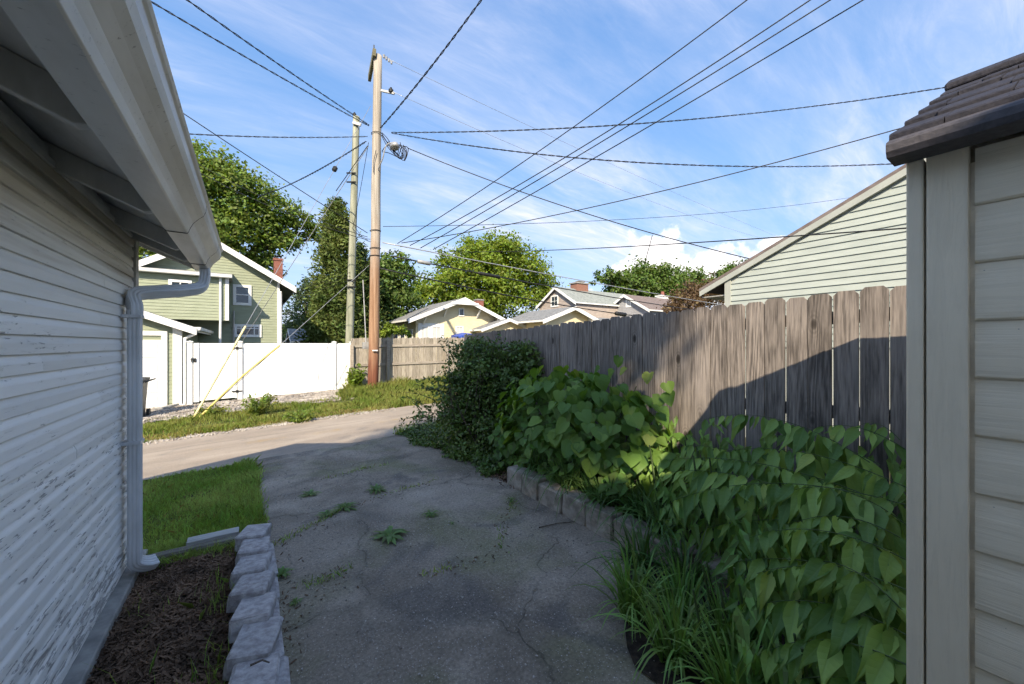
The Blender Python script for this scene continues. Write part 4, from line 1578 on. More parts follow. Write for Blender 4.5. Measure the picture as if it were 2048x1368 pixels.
# ------------------------------------------------------------------ wheeled bin beside the green garage
bn = thing('wheeled_bin', 'dark grey wheeled bin in front of the white garage door', 'bin', tuple(gnd(-2.47, 13.32)))
g0 = float(gz(-2.47, 13.32)) + 0.02
mb = MB()
bx0, by0 = -2.47, 13.32
def ring(hw_, hd_, z):
    return [(bx0 - hw_, by0 - hd_, z), (bx0 + hw_, by0 - hd_, z), (bx0 + hw_, by0 + hd_, z), (bx0 - hw_, by0 + hd_, z)]
v = ring(0.22, 0.24, g0) + ring(0.27, 0.31, g0 + 0.90) + ring(0.295, 0.335, g0 + 0.90) + ring(0.30, 0.34, g0 + 0.95)
f = [(0, 3, 2, 1)] + [(k * 4 + i, k * 4 + (i + 1) % 4, k * 4 + 4 + (i + 1) % 4, k * 4 + 4 + i) for k in range(3) for i in range(4)] + [(12, 13, 14, 15)]
mb.add(v, f)
mb.build('body', M['bin'], bn, bevel=0.02)
mb = MB()
mb.prism([(bx0 - 0.31, by0 - 0.37, g0 + 0.955), (bx0 - 0.31, by0 + 0.33, g0 + 0.96), (bx0 - 0.31, by0 + 0.33, g0 + 1.02), (bx0 - 0.31, by0 - 0.2, g0 + 1.06), (bx0 - 0.31, by0 - 0.37, g0 + 1.0)], (0.62, 0, 0))
mb.build('lid', M['bin'], bn, bevel=0.015)
mb = MB()
mb.tube([(bx0 + 0.28, by0 + 0.30, g0 + 0.93), (bx0 + 0.40, by0 + 0.33, g0 + 0.97), (bx0 + 0.41, by0 - 0.1, g0 + 0.98), (bx0 + 0.29, by0 - 0.2, g0 + 0.93)], 0.022, 6)
mb.build('handle', M['bin'], bn)
for s_ in (-1, 1):
    mb = MB()
    mb.tube([(bx0 + s_ * 0.25, by0 + 0.27, g0 + 0.10), (bx0 + s_ * 0.31, by0 + 0.27, g0 + 0.10)], 0.11, 14)
    mb.build('wheel', M['black'], bn)
# splash block by the downspout
sb = MB()
sbx = GX1 - 0.28
zs = float(gz(sbx, 14.7))
sb.prism([(sbx, 14.95, zs), (sbx + 0.30, 15.08, zs), (sbx + 0.28, 15.06, zs + 0.12), (sbx + 0.02, 14.97, zs + 0.10)], (-0.22, -0.55, -0.02))
setp(sb.build('splash_block', M['found'], fix=True, bevel=0.02), 'pale concrete splash block at the foot of the green garage corner', 'splash block')

# ------------------------------------------------------------------ utility poles and wires
def axis_pts(b, t, n=12):
    return [b + (t - b) * (i / n) for i in range(n + 1)]


PD = 13.5
pb = at_d(746, 782, PD)
pb.z = float(gz(pb.x, pb.y))
pt = at_d(756, 112, PD)
up = thing('utility_pole', 'tall reddish brown wooden utility pole with old crossarm and lamp', 'utility pole', tuple(pb))
mb = MB()
rs = random.Random(2)
pts = axis_pts(pb - Vector((0, 0, 0.3)), pt, 16)
pts = [p + Vector((rs.uniform(-.012, .012), rs.uniform(-.012, .012), 0)) for p in pts]
mb.tube(pts, [0.185 - 0.045 * i / 16 for i in range(17)], 20)
mb.build('shaft', M['pole'], up, smooth=True)
mb = MB()
mb.beam(at_d(749, 104, 13.25), at_d(739, 157, 14.9), 0.11, 0.24)
arm = mb.build('crossarm', M['old_beam'], up, bevel=0.01)
for px_, py_, d_ in ((748, 98, 13.4), (743, 128, 14.2)):
    mb = MB()
    p = at_d(px_, py_, d_)
    mb.tube([p, p + Vector((0, 0, 0.14))], 0.02, 6)
    o = mb.build('bolt', M['black'])
    o.parent = arm


def insulator(px_, py_, d_, parent, s=1.0):
    p = at_d(px_, py_, d_)
    mb = MB()
    mb.tube([p, p + Vector((0, 0, .05 * s)), p + Vector((0, 0, .055 * s)), p + Vector((0, 0, .11 * s)), p + Vector((0, 0, .115 * s)), p + Vector((0, 0, .19 * s))],
            [0.05 * s, 0.09 * s, 0.055 * s, 0.085 * s, 0.05 * s, 0.03 * s], 10)
    return mb.build('insulator', M['black'], parent, smooth=True)


mb = MB()
mb.beam(at_d(762, 181, 13.4), at_d(789, 187, 13.35), 0.06, 0.07)
mb.build('bracket', M['grey_metal'], up)
insulator(782, 186, 13.35, up, 1.0)
mb = MB()
p = at_d(766, 116, 13.4)
for k in range(4):
    q = at_d(768 + 5 * k, 113 + 4 * k, 13.4)
    mb.tube([q - Vector((0, 0, .05)), q + Vector((0, 0, .05))], [0.03, 0.045], 8)
mb.build('strain_insulator', M['grey_metal'], up)
# flat oval lamp head on a short arm
lc = at_d(789, 293, 13.1)
mb = MB()
n = 14
for rr, zz in ((0.02, 0.09), (0.14, 0.07), (0.20, 0.0), (0.175, -0.05), (0.02, -0.075)):
    mb.v.extend((lc.x + rr * 0.8 * math.cos(2 * math.pi * i / n) * 1.0, lc.y + rr * 1.15 * math.sin(2 * math.pi * i / n), lc.z + zz * 1.3) for i in range(n))
for k in range(4):
    for i in range(n):
        mb.f.append((k * n + i, k * n + (i + 1) % n, (k + 1) * n + (i + 1) % n, (k + 1) * n + i))
lamp = mb.build('lamp_head', M['grey_metal'], up, smooth=True, fix=True)
mb = MB()
mb.tube(smooth_path([at_d(756, 338, 13.35), at_d(765, 318, 13.2), at_d(772, 292, 13.15), at_d(785, 285, 13.1)], 5), 0.022, 6)
o = mb.build('lamp_arm', M['grey_metal'])
o.parent = lamp
rs = random.Random(44)
for k in range(7):
    mb = MB()
    e = at_d(800 + rs.uniform(-4, 13), 292 + rs.uniform(-8, 10), 13.3 + rs.uniform(-.15, .15))
    c1 = at_d(795 + rs.uniform(-5, 15), 315 + rs.uniform(-4, 8), 13.3 + rs.uniform(-.2, .2))
    mb.tube(smooth_path([at_d(764, 262 + rs.uniform(-4, 60), 13.4), at_d(777, 290 + rs.uniform(-10, 25), 13.3), c1, e], 6), 0.013, 5)
    mb.build('cable_loop', M['wire'], up)
for k in range(3):
    mb = MB()
    mb.tube(smooth_path([at_d(790 + 8 * k, 286 + 3 * k, 13.3), at_d(806 + 5 * k, 296, 13.3), at_d(812 + k, 305 + 3 * k, 13.3), at_d(811 - k, 318 + 2 * k, 13.3)], 6), 0.014, 5)
    mb.build('cable_tail', M['wire'], up)
for zpy in (268, 462, 497, 512):
    mb = MB()
    c = pb + (pt - pb) * ((at_d(750, zpy, PD).z - pb.z) / (pt.z - pb.z))
    mb.tube([c + Vector((0.185 * math.cos(a * math.pi / 6), 0.185 * math.sin(a * math.pi / 6), 0.012 * math.cos(a * math.pi / 6))) for a in range(13)], 0.012, 5)
    mb.build('band', M['wire'], up)
mb = MB()
mb.tube([at_d(752, 300, 13.27), at_d(748, 320, 13.27), at_d(747, 345, 13.27)], 0.012, 5)
mb.build('riser_cable', M['wire'], up)
mb = MB()
c = at_d(750, 701, 13.3)
mb.box(c.x - 0.085, c.y - 0.02, c.z - 0.02, c.x + 0.085, c.y + 0.02, c.z + 0.02)
mb.build('tag', M['white'], up)
mb = MB()
c = at_d(732, 690, 13.7)
mb.box(c.x - 0.11, c.y - 0.1, c.z - 0.14, c.x + 0.11, c.y + 0.1, c.z + 0.10)
mb.build('meter_box', M['grey_metal'], up, bevel=0.01)
mb = MB()
c2 = at_d(726, 560, 13.9)
mb.tube([c + Vector((0, 0, .1)), c2], 0.02, 6)
mb.build('conduit', M['grey_metal'], up)

p2b = at_d(696, 700, 17.6)
p2b.z = float(gz(p2b.x, p2b.y))
p2t = at_d(713, 234, 17.6)
up2 = thing('slim_utility_pole', 'slimmer green grey utility pole behind the white fence, left of the tall pole', 'utility pole', tuple(p2b))
mb = MB()
mb.tube(axis_pts(p2b - Vector((0, 0, .3)), p2t, 12), [0.18 - 0.035 * i / 12 for i in range(13)], 16)
mb.build('shaft', M['pole_green'], up2, smooth=True)
insulator(709, 233, 17.6, up2, 1.0)
mb = MB()
mb.beam(at_d(706, 245, 17.4), at_d(722, 250, 17.4), 0.08, 0.12)
mb.build('clamp', M['grey_metal'], up2)
for py_ in (346, 364, 560, 574):
    mb = MB()
    q = at_d(703, py_, 17.4)
    mb.tube([q - RGT * 0.22, q + RGT * 0.2], 0.035, 6)
    mb.build('clamp', M['black'], up2)


def wire(label, A, B, sag=0.0, r=0.014, twist=False, m='wire', name='overhead_wire', group=None, ext=0.0, n=36):
    a, b = at_d(*A), at_d(*B)
    if ext:
        b = b + (b - a) * ext
    L = (b - a).length
    f = lambda t: a + (b - a) * t - Vector((0, 0, 4 * sag * t * (1 - t)))
    mb = MB()
    if not twist:
        mb.tube([f(i / n) for i in range(n + 1)], r, 5)
    else:
        k = int(min(420, max(80, L / 0.06)))
        d = (b - a).normalized()
        s = d.cross(Vector((0, 0, 1))).normalized()
        u = s.cross(d)
        for ph in (0.0, math.pi):
            mb.tube([f(i / k) + (s * math.cos(i / k * L / 0.55 * 6.283 + ph) + u * math.sin(i / k * L / 0.55 * 6.283 + ph)) * r for i in range(k + 1)], r * 0.8, 4)
    return setp(mb.build(name, M[m], smooth=True), label, 'wire', group or 'overhead wires at the utility poles')


wire('upper of two twisted wires running from the tall pole up over the white garage roof', (738, 250, 13.5), (330, -32, 9), 0.05, 0.015, True)
wire('lower of two twisted wires running from the tall pole up over the white garage roof', (738, 252, 13.5), (285, -7, 10), 0.05, 0.015, True)
wire('twisted wire climbing steeply from the tall pole to the top of the picture', (761, 256, 13.4), (1000, -52, 9.5), 0.12, 0.016, True)
wire('level twisted wire running left from the tall pole behind the gutter', (735, 273, 13.5), (290, 262, 12), 0.10, 0.013, True)
wire('upper twisted wire running right from the tall pole over the shed roof', (783, 265, 13.4), (2060, 145, 13), 0.52, 0.014, True)
wire('lower twisted wire sagging right from the tall pole to the sage garage', (783, 266, 13.4), (1900, 321, 12), 0.58, 0.014, True)
wire('black wire slanting down right from the lamp to the sage garage roof edge', (815, 296, 13.3), (1510, 520, 12), 0.26, 0.015)
wire('leftmost of four black wires climbing right to the top of the picture', (795, 487, 13.2), (1481, 0, 8), 0.22, 0.013, ext=0.15)
wire('second from left of four black wires climbing right to the top of the picture', (820, 491, 13.2), (1604, 0, 8), 0.25, 0.014, ext=0.15)
wire('third from left of four black wires climbing right to the top of the picture', (841, 496, 13.1), (1652, 0, 8), 0.12, 0.014, ext=0.15)
wire('rightmost of four black wires climbing right to the top of the picture', (866, 499, 13.0), (1720, 0, 8), 0.08, 0.014, ext=0.15)
wire('black wire rising right from the cable bundle to the shed roof edge', (803, 486, 13.2), (1840, 237, 9), 0.30, 0.013, ext=0.1)
wire('thin wire running right behind the four climbing wires to the sage garage roof', (766, 453, 13.5), (1800, 378, 26), 0.55, 0.010)
wire('black wire crossing right in front of the sage garage siding', (870, 503, 13.2), (1900, 450, 3.5), 0.10, 0.008)
wire('thick grey cable strand running right from the tall pole above the bungalow', (765, 485, 13.4), (1567, 628, 33), 0.15, 0.020, m='wire_grey')
WB = wire('black cable with a pale splice case just below the grey strand', (782, 512, 13.4), (1567, 640, 33), 0.30, 0.026)
WL = wire('lowest black cable with a splice case sagging in front of the grey roofs', (748, 534, 13.4), (1600, 640, 33), 0.95, 0.026)
wire('faint thin primary wire running right from the top of the tall pole', (768, 114, 13.4), (1567, 478, 33), 0.2, 0.007, m='wire_grey')
wire('faint thin primary wire running right from the bracket below the pole top', (786, 184, 13.3), (1560, 486, 33), 0.5, 0.007, m='wire_grey')
wire('single black wire crossing the sky from the gutter down to the tall pole', (735, 466, 13.5), (340, 209, 10), 0.03, 0.013)
wire('upper of two wires passing in front of the big left tree', (735, 474, 13.5), (380, 318, 17), 0.25, 0.011)
wire('lower of two wires passing in front of the big left tree', (735, 480, 13.5), (380, 334, 17), 0.25, 0.011)
wire('twisted wire slanting down left from the tall pole into the big left tree', (732, 283, 13.5), (520, 392, 22), 0.2, 0.018, True)
wire('thin wire looping between the slim pole and the tall pole', (704, 440, 17.4), (742, 478, 13.5), 0.25, 0.010)
wire('lower thin wire between the slim pole and the tall pole', (704, 455, 17.4), (742, 484, 13.5), 0.10, 0.010)
wire('drop wire slanting from the slim pole clamps to the tall pole', (704, 570, 17.3), (740, 514, 13.6), 0.05, 0.012)
wire('wire slanting left from the slim pole behind the white fence', (690, 575, 17.3), (600, 640, 24), 0.1, 0.012)
wire('upper of three thin wires above the green house chimney', (700, 545, 17.4), (420, 610, 26), 0.3, 0.010)
wire('middle of three thin wires above the green house chimney', (700, 552, 17.4), (420, 618, 27), 0.3, 0.010)
wire('lowest of three thin wires above the green house chimney', (700, 560, 17.4), (420, 626, 28), 0.3, 0.010)
wire('short drop wire hanging below the slanting black wire near the clouds', (1305, 470, 12.4), (1289, 528, 12.6), 0.0, 0.012)
wire('drop wire running steeply down beside the tall pole', (737, 285, 13.6), (706, 455, 17.2), 0.1, 0.010)
# splice cases hang on their cables
def splice(w, A, B, sag, px0, px1, r, m):
    a, b = at_d(*A), at_d(*B)
    f = lambda t: a + (b - a) * t - Vector((0, 0, 4 * sag * t * (1 - t)))
    def px_of(p):
        q = p - EYE
        return 1024 + FPX * q.dot(RGT) / q.dot(FWD)
    ts = [i / 600 for i in range(601)]
    t0 = min(ts, key=lambda t: abs(px_of(f(t)) - px0))
    t1 = min(ts, key=lambda t: abs(px_of(f(t)) - px1))
    p, q = f(t0), f(t1)
    mb = MB()
    mb.tube([p, p + (q - p) * .06, p + (q - p) * .94, q], [r * .5, r, r, r * .5], 10)
    o = mb.build('splice_case', M[m], smooth=True)
    o.parent = w


splice(WB, (782, 512, 13.4), (1567, 640, 33), 0.30, 834, 862, 0.075, 'grey_metal')
splice(WB, (782, 512, 13.4), (1567, 640, 33), 0.30, 955, 1000, 0.07, 'black')
splice(WL, (748, 534, 13.4), (1600, 640, 33), 0.95, 1230, 1252, 0.11, 'black')

anc = on_ground(386, 838)
for lab, topd, gpx, mt, bow, sh in (('guy wire with faded yellow guard, rising steeply to the upper tall pole', (741, 212, 13.5), (491, 652), 'yellow_pale', 0.0, 0.0),
                                    ('guy wire with bright yellow bent guard, slanting low across the white gate', (738, 531, 13.6), (560, 690), 'yellow', 0.06, 0.10)):
    g = thing('guy_wire', lab, 'guy wire', tuple(anc), 'guy wires anchored in the verge')
    tp_ = at_d(*topd)
    a0 = anc + Vector((sh, 0, 0))
    mb = MB()
    mb.tube([a0, tp_], 0.008, 5)
    mb.build('cable', M['wire_grey'], g)
    # guard: the part of the line whose picture ends near gpx
    best = min((abs((EYE + FWD - EYE).dot(FWD) * 0 + 1024 + FPX * ((a0 + (tp_ - a0) * (i / 400) - EYE).dot(RGT) / (a0 + (tp_ - a0) * (i / 400) - EYE).dot(FWD)) - gpx[0]), i / 400) for i in range(400))[1]
    q = a0 + (tp_ - a0) * best
    mid = (a0 + q) / 2 + Vector((0, 0, bow * 1.2))
    mb = MB()
    mb.tube(smooth_path([a0, mid, q], 6), 0.026, 8)
    mb.build('guard', M[mt], g, smooth=True)
    if bow == 0:
        mb = MB()
        c = a0 + (tp_ - a0) * 0.735
        d = (tp_ - a0).normalized()
        mb.tube([c - d * .10, c - d * .06, c + d * .06, c + d * .10], [0.03, 0.075, 0.075, 0.03], 8)
        mb.build('strain_insulator', M['black'], g)
g3 = thing('guy_wire', 'bare guy wire from the tall pole down behind the white fence', 'guy wire', tuple(gnd(-0.4, 17.0)), 'guy wires anchored in the verge')
mb = MB()
mb.tube([at_d(737, 292, 13.5), at_d(486, 680, 15.5), at_d(440, 750, 15.9)], 0.012, 5)
mb.build('cable', M['wire_grey'], g3)
mb = MB()
mb.tube([at_d(735, 292, 13.5), at_d(672, 382, 13.9)], 0.014, 5)
mb.build('grip', M['wire'], g3)


# ------------------------------------------------------------------ leaves, plants
def leaf_mesh(name, kind, seed, m):
    r = random.Random(seed)
    droop, fold = (r.uniform(-0.10, 0.14) if kind == 'pointed' else r.uniform(0.02, 0.24)), r.uniform(0.15, 0.5)
    curl = r.uniform(-0.08, 0.08)
    if kind == 'pointed':
        T = [0.0, 0.09, 0.23, 0.39, 0.57, 0.77, 1.0]
        q = r.uniform(0.85, 1.15)
        Wd = [0.020 * q, 0.092 * q, 0.140 * q, 0.138 * q, 0.095 * q, 0.040 * q, 0.0]
    else:
        T = [0.0, 0.14, 0.32, 0.52, 0.70, 0.86, 1.0]
        Wd = [0.30, 0.47, 0.52, 0.46, 0.33, 0.17, 0.0]
    mbb = MB()
    cols = (-1, -0.5, 0, 0.5, 1)
    for k, (t, w) in enumerate(zip(T, Wd)):
        for c in cols:
            y = t
            if k == 0 and kind == 'heart':
                y = {0: 0.09, 0.5: -0.05, 1: 0.0}[abs(c)]
            x = c * w * (1 + r.uniform(-.10, .10)) + curl * t * t
            z = fold * abs(x) - droop * t * t + (0.035 * math.sin(7 * t + c) if abs(c) == 1 else 0)
            mbb.v.append((x, y, z))
    for k in range(6):
        for c in range(4):
            a = k * 5 + c
            mbb.f.append((a, a + 1, a + 6, a + 5))
    me = mbb.mesh(name)
    me.polygons.foreach_set('use_smooth', [True] * len(me.polygons))
    me.materials.append(m)
    return me


PL = [leaf_mesh('pointed_leaf', 'pointed', s, M['bigleaf']) for s in range(12)]
HL = [leaf_mesh('heart_leaf', 'heart', 20 + s, M['heart']) for s in range(10)]


def put_leaf(parent, meshes, p, d, nrm, L, r):
    d = Vector(d).normalized()
    nrm = Vector(nrm)
    nrm = nrm - d * nrm.dot(d)
    if nrm.length < 1e-3:
        nrm = d.orthogonal()
    nrm.normalize()
    x = d.cross(nrm)
    mt = Matrix((x, d, nrm)).transposed().to_4x4()
    o = bpy.data.objects.new('leaf', r.choice(meshes))
    COL.objects.link(o)
    o.parent = parent
    o.matrix_parent_inverse = Matrix.Translation(parent.location).inverted()
    o.matrix_basis = Matrix.Translation(p) @ mt @ Matrix.Scale(L, 4)
    return o


def spray(parent, a, b, arch, r, L0=0.2, step=0.062, stem_r=0.006, hang=1.0):
    a, b = Vector(a), Vector(b)
    n = 12
    pts = [a + (b - a) * (i / n) + Vector((0, 0, arch * 4 * (i / n) * (1 - i / n))) for i in range(n + 1)]
    mb = MB()
    mb.tube(pts, [stem_r * (1 - 0.6 * i / n) for i in range(n + 1)], 5)
    mb.build('stem', M['stem'], parent)
    L = (b - a).length
    k = int(L / step)
    side = (b - a).cross(Vector((0, 0, 1))).normalized()
    for i in range(1, k + 1):
        t = i / k
        t = min(1, max(0.02, t + r.uniform(-.4, .4) / k))
        p = a + (b - a) * t + Vector((0, 0, arch * 4 * t * (1 - t)))
        s = 1 if i % 2 else -1
        al = (b - a).normalized()
        d = Vector((-0.42, -0.22, -0.80)) * hang + Vector((-0.6, -0.3, -0.2)) * (1 - hang) + side * s * r.uniform(0.05, 0.55) * (2 - hang) + al * r.uniform(-.1, .45) + Vector((r.uniform(-.3, .3), r.uniform(-.3, .3), r.uniform(-.3, .4)))
        nrm = Vector((-0.62, -0.34, 0.62 + 0.6 * (1 - hang))) + Vector((r.uniform(-.3, .3), r.uniform(-.3, .3), r.uniform(-.2, .35)))
        put_leaf(parent, PL, p + Vector((0, 0, -0.005)), d, nrm, L0 * r.uniform(0.5, 1.35) * (1 - 0.3 * t * t), r)


r_ = random.Random(77)
bp = thing('large_leaf_plant', 'arching plant with big soft pointed leaves spilling from the cedar fence', 'plant', (2.95, 1.0, 0.17))
S = [((1740, 925, 3.05), (1412, 838, 3.0), .13, .20), ((1813, 900, 3.22), (1600, 868, 3.2), .10, .17), ((1720, 985, 2.75), (1308, 925, 2.78), .10, .19),
     ((1813, 1010, 2.55), (1338, 1005, 2.45), .12, .22), ((1813, 975, 2.85), (1440, 905, 2.9), .10, .20), ((1800, 880, 3.3), (1720, 850, 3.3), .05, .16),
     ((1813, 1050, 2.45), (1560, 990, 2.5), .10, .22), ((1650, 1010, 2.62), (1330, 945, 2.68), .08, .18), ((1760, 930, 3.12), (1540, 872, 3.14), .06, .19),
     ((1700, 1060, 2.5), (1400, 1060, 2.5), .06, .19), ((1600, 960, 2.9), (1370, 890, 2.95), .06, .17)]
for A, B, arch, L0 in S:
    spray(bp, at_x(*A), at_x(*B), arch, r_, L0 * 1.2, 0.034, 0.0028, 0.8)
for i in range(30):
    X = r_.uniform(2.45, 3.28)
    Y = r_.uniform(0.35, min(2.1, X / 1.45))
    h = 0.17 + (0.25 + 0.62 * min(1, max(0, (X - 2.2) / 1.0))) * r_.uniform(0.25, 0.93)
    put_leaf(bp, PL, Vector((X, Y, h)), (-.42 + r_.uniform(-.5, .5), -.2 + r_.uniform(-.5, .5), -.7 + r_.uniform(-.3, .5)), (-.6 + r_.uniform(-.3, .3), -.34 + r_.uniform(-.3, .3), .65), r_.uniform(0.13, 0.21), r_)
for i in range(16):
    X, Y = r_.uniform(2.7, 3.2), r_.uniform(0.4, 2.0)
    mb = MB()
    mb.tube([(X, Y, 0.15), (X - .05, Y + .02, 0.5), (X - .12, Y + .02, 0.8)], [0.011, 0.009, 0.006], 5)
    mb.build('stem', M['stem'], bp)

np_ = thing('near_leaf_plant', 'leafy plant with broad pointed leaves close beside the shed corner', 'plant', (2.1, 0.7, 0.05))
S = [((1813, 1120, 2.15), (1500, 1075, 2.2), .08, .21), ((1813, 1180, 2.0), (1480, 1160, 2.05), .08, .20), ((1813, 1270, 1.85), (1500, 1215, 1.95), .07, .20),
     ((1813, 1330, 1.72), (1540, 1300, 1.8), .06, .19), ((1800, 1075, 2.3), (1590, 1045, 2.3), .06, .20), 
     ((1813, 1400, 1.66), (1560, 1370, 1.72), .05, .18), ((1740, 1150, 2.1), (1440, 1130, 2.15), .05, .17), ((1813, 1230, 1.9), (1600, 1130, 2.05), .08, .2)]
for A, B, arch, L0 in S:
    spray(np_, at_x(*A), at_x(*B), arch, r_, L0 * 1.05, 0.027, 0.0028, 0.45)
for i in range(55):
    X = r_.uniform(1.66, 2.5)
    Y = r_.uniform(0.30, min(1.25, X / 2.15))
    h = 0.06 + (0.20 + 0.40 * min(1, max(0, (X - 1.5) / 0.9))) * r_.uniform(0.2, 0.95)
    put_leaf(np_, PL, Vector((X, Y, h)), (-.42 + r_.uniform(-.5, .5), -.2 + r_.uniform(-.5, .5), -.7 + r_.uniform(-.3, .5)), (-.6 + r_.uniform(-.3, .3), -.34 + r_.uniform(-.3, .3), .65), r_.uniform(0.12, 0.19), r_)
for i in range(12):
    X, Y = r_.uniform(1.8, 2.4), r_.uniform(0.35, 1.1)
    mb = MB()
    mb.tube([(X, Y, 0.03), (X - .04, Y + .02, 0.25), (X - .09, Y + .03, 0.45)], [0.009, 0.007, 0.005], 5)
    mb.build('stem', M['stem'], np_)

def unit(v):
    return v / np.maximum(np.linalg.norm(v, axis=1, keepdims=True), 1e-6)


def filler_leaves(parent, x0, x1, y0, y1, hfun, n, L, seed, m='bigleaf_inner', slope=0.0):
    """the deep leaves behind the front ones: real folded leaf blades, joined"""
    rng = np.random.default_rng(seed)
    X, Y = rng.uniform(x0, x1, n), rng.uniform(y0, y1, n)
    if slope:
        k = X > slope * Y
        X, Y = X[k], Y[k]
        n = len(X)
    Z = hfun(X, Y) * rng.uniform(0.12, 0.97, n) ** 0.8 + 0.05
    d = unit(np.stack([rng.uniform(-.9, .1, n), rng.uniform(-.7, .3, n), rng.uniform(-1.1, -.2, n)], 1))
    nr = np.stack([rng.uniform(-.9, -.2, n), rng.uniform(-.7, 0, n), rng.uniform(.3, 1, n)], 1)
    nr = unit(nr - d * (nr * d).sum(1, keepdims=True))
    s = np.cross(d, nr)
    l = (L * rng.uniform(.6, 1.25, n))[:, None]
    P = np.stack([X, Y, Z], 1)
    w = l * (0.16 if m == 'bigleaf_inner' else 0.42)
    up_ = nr * l * 0.07
    a, b, c, e = P, P + d * l * .28 + s * w + up_, P + d * l * .62 + s * w * .62 + up_ * .5, P + d * l
    b2, c2 = P + d * l * .28 - s * w + up_, P + d * l * .62 - s * w * .62 + up_ * .5
    m1, m2 = P + d * l * .28, P + d * l * .62
    Q = np.concatenate([np.stack([a, m1, b, b], 1), np.stack([m1, m2, c, b], 1), np.stack([m2, e, c, c], 1), np.stack([a, b2, b2, m1], 1), np.stack([m1, b2, c2, m2], 1), np.stack([m2, c2, c2, e], 1)])
    tri = np.concatenate([np.stack([a, m1, b], 1), np.stack([m2, e, c], 1), np.stack([a, b2, m1], 1), np.stack([m2, c2, e], 1)])
    quad = np.concatenate([np.stack([m1, m2, c, b], 1), np.stack([m1, b2, c2, m2], 1)])
    V = np.concatenate([tri.reshape(-1, 3), quad.reshape(-1, 3)])
    F = [(3 * i, 3 * i + 1, 3 * i + 2) for i in range(len(tri))] + [(3 * len(tri) + 4 * i, 3 * len(tri) + 4 * i + 1, 3 * len(tri) + 4 * i + 2, 3 * len(tri) + 4 * i + 3) for i in range(len(quad))]
    me = bpy.data.meshes.new('inner_foliage')
    me.from_pydata(V.tolist(), [], F)
    o = link('inner_foliage', me, M[m], parent)
    o['kind'] = 'stuff'


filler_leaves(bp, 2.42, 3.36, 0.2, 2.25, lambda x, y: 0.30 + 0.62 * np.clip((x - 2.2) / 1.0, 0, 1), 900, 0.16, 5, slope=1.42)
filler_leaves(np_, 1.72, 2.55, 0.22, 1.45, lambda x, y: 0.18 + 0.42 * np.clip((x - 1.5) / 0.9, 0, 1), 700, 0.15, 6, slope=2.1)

hp = thing('heart_leaf_shrub', 'bright green shrub with round heart shaped leaves above the block wall', 'shrub', (2.95, 3.0, 0.17))
for i in range(285):
    for _ in range(20):
        a = r_.uniform(0, 2 * math.pi)
        e = r_.uniform(-0.35, 1.35)
        dv = Vector((math.cos(a) * math.cos(e), math.sin(a) * math.cos(e), math.sin(e)))
        if dv.dot(Vector((-0.75, -0.55, 0.4))) > -0.15 or r_.random() < 0.12:
            break
    k = r_.uniform(0.72, 1.05)
    c = Vector((2.90, 3.12, 0.68))
    p = c + Vector((dv.x * 0.45 * k, dv.y * 1.22 * k, dv.z * (0.62 + 0.12 * math.sin(3 * a)) * k))
    p.x = min(p.x, 3.34)
    if p.z < 0.25:
        p.z = 0.25 + r_.uniform(0, .12)
    d = Vector((dv.x * 0.7 + r_.uniform(-.45, .45), dv.y * 0.6 + r_.uniform(-.5, .5), r_.uniform(-.9, -.15)))
    nrm = dv * 0.8 + Vector((r_.uniform(-.35, .35), r_.uniform(-.35, .35), 0.9))
    put_leaf(hp, HL, p, d, nrm, r_.uniform(0.10, 0.185), r_)
for px_, py_ in ((1240, 712), (1252, 735), (1228, 740), (1340, 785), (1332, 765), (1322, 790), (1200, 735), (1165, 742), (1120, 735), (1300, 745)):
    put_leaf(hp, HL, at_x(px_, py_, 3.22), (r_.uniform(-.5, .1), r_.uniform(-.5, .5), -.6), (-.7, r_.uniform(-.3, .3), .7), r_.uniform(.10, .15), r_)
for i in range(16):
    X, Y = r_.uniform(2.8, 3.1), r_.uniform(2.5, 3.4)
    q = Vector((2.95 + r_.uniform(-.3, .3), 2.95 + r_.uniform(-.7, .7), r_.uniform(.8, 1.25)))
    mb = MB()
    mb.tube([(X, Y, .15), (Vector((X, Y, .15)) + q) / 2 + Vector((0, 0, .08)), q], [0.010, 0.008, 0.004], 5)
    mb.build('stem', M['stem'], hp)


hfl = lambda x, y: 0.30 + 0.95 * np.sqrt(np.clip(1 - ((y - 3.12) / 1.2) ** 2, 0, 1)) * np.clip((x - 2.35) / 0.6, 0.25, 1)
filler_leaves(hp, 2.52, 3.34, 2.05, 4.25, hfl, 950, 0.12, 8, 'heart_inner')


def strap_clump(label, x, y, z, nb, L, wd, m, spread, up_, seed, group):
    r = random.Random(seed)
    mb = MB()
    for i in range(nb):
        a = r.uniform(0, 2 * math.pi)
        l = L * r.uniform(0.6, 1.15)
        s = spread * r.uniform(0.3, 1.2)
        dirh = Vector((math.cos(a), math.sin(a), 0))
        side = Vector((-dirh.y, dirh.x, 0))
        b = Vector((x + r.uniform(-.05, .05), y + r.uniform(-.05, .05), z))
        pts, ws = [], []
        for k in range(7):
            t = k / 6
            hgt = up_ * l * (t * 1.6 - 1.25 * s * t * t * 1.25)
            pts.append(b + dirh * (s * l * t) + Vector((0, 0, hgt)))
            ws.append(wd * r.uniform(.9, 1.1) * (1 - t ** 3) + 0.001)
        mb.ribbon(pts, ws, side)
    o = mb.build('strap_plant', M[m], smooth=True)
    return setp(o, label, 'plant', group)


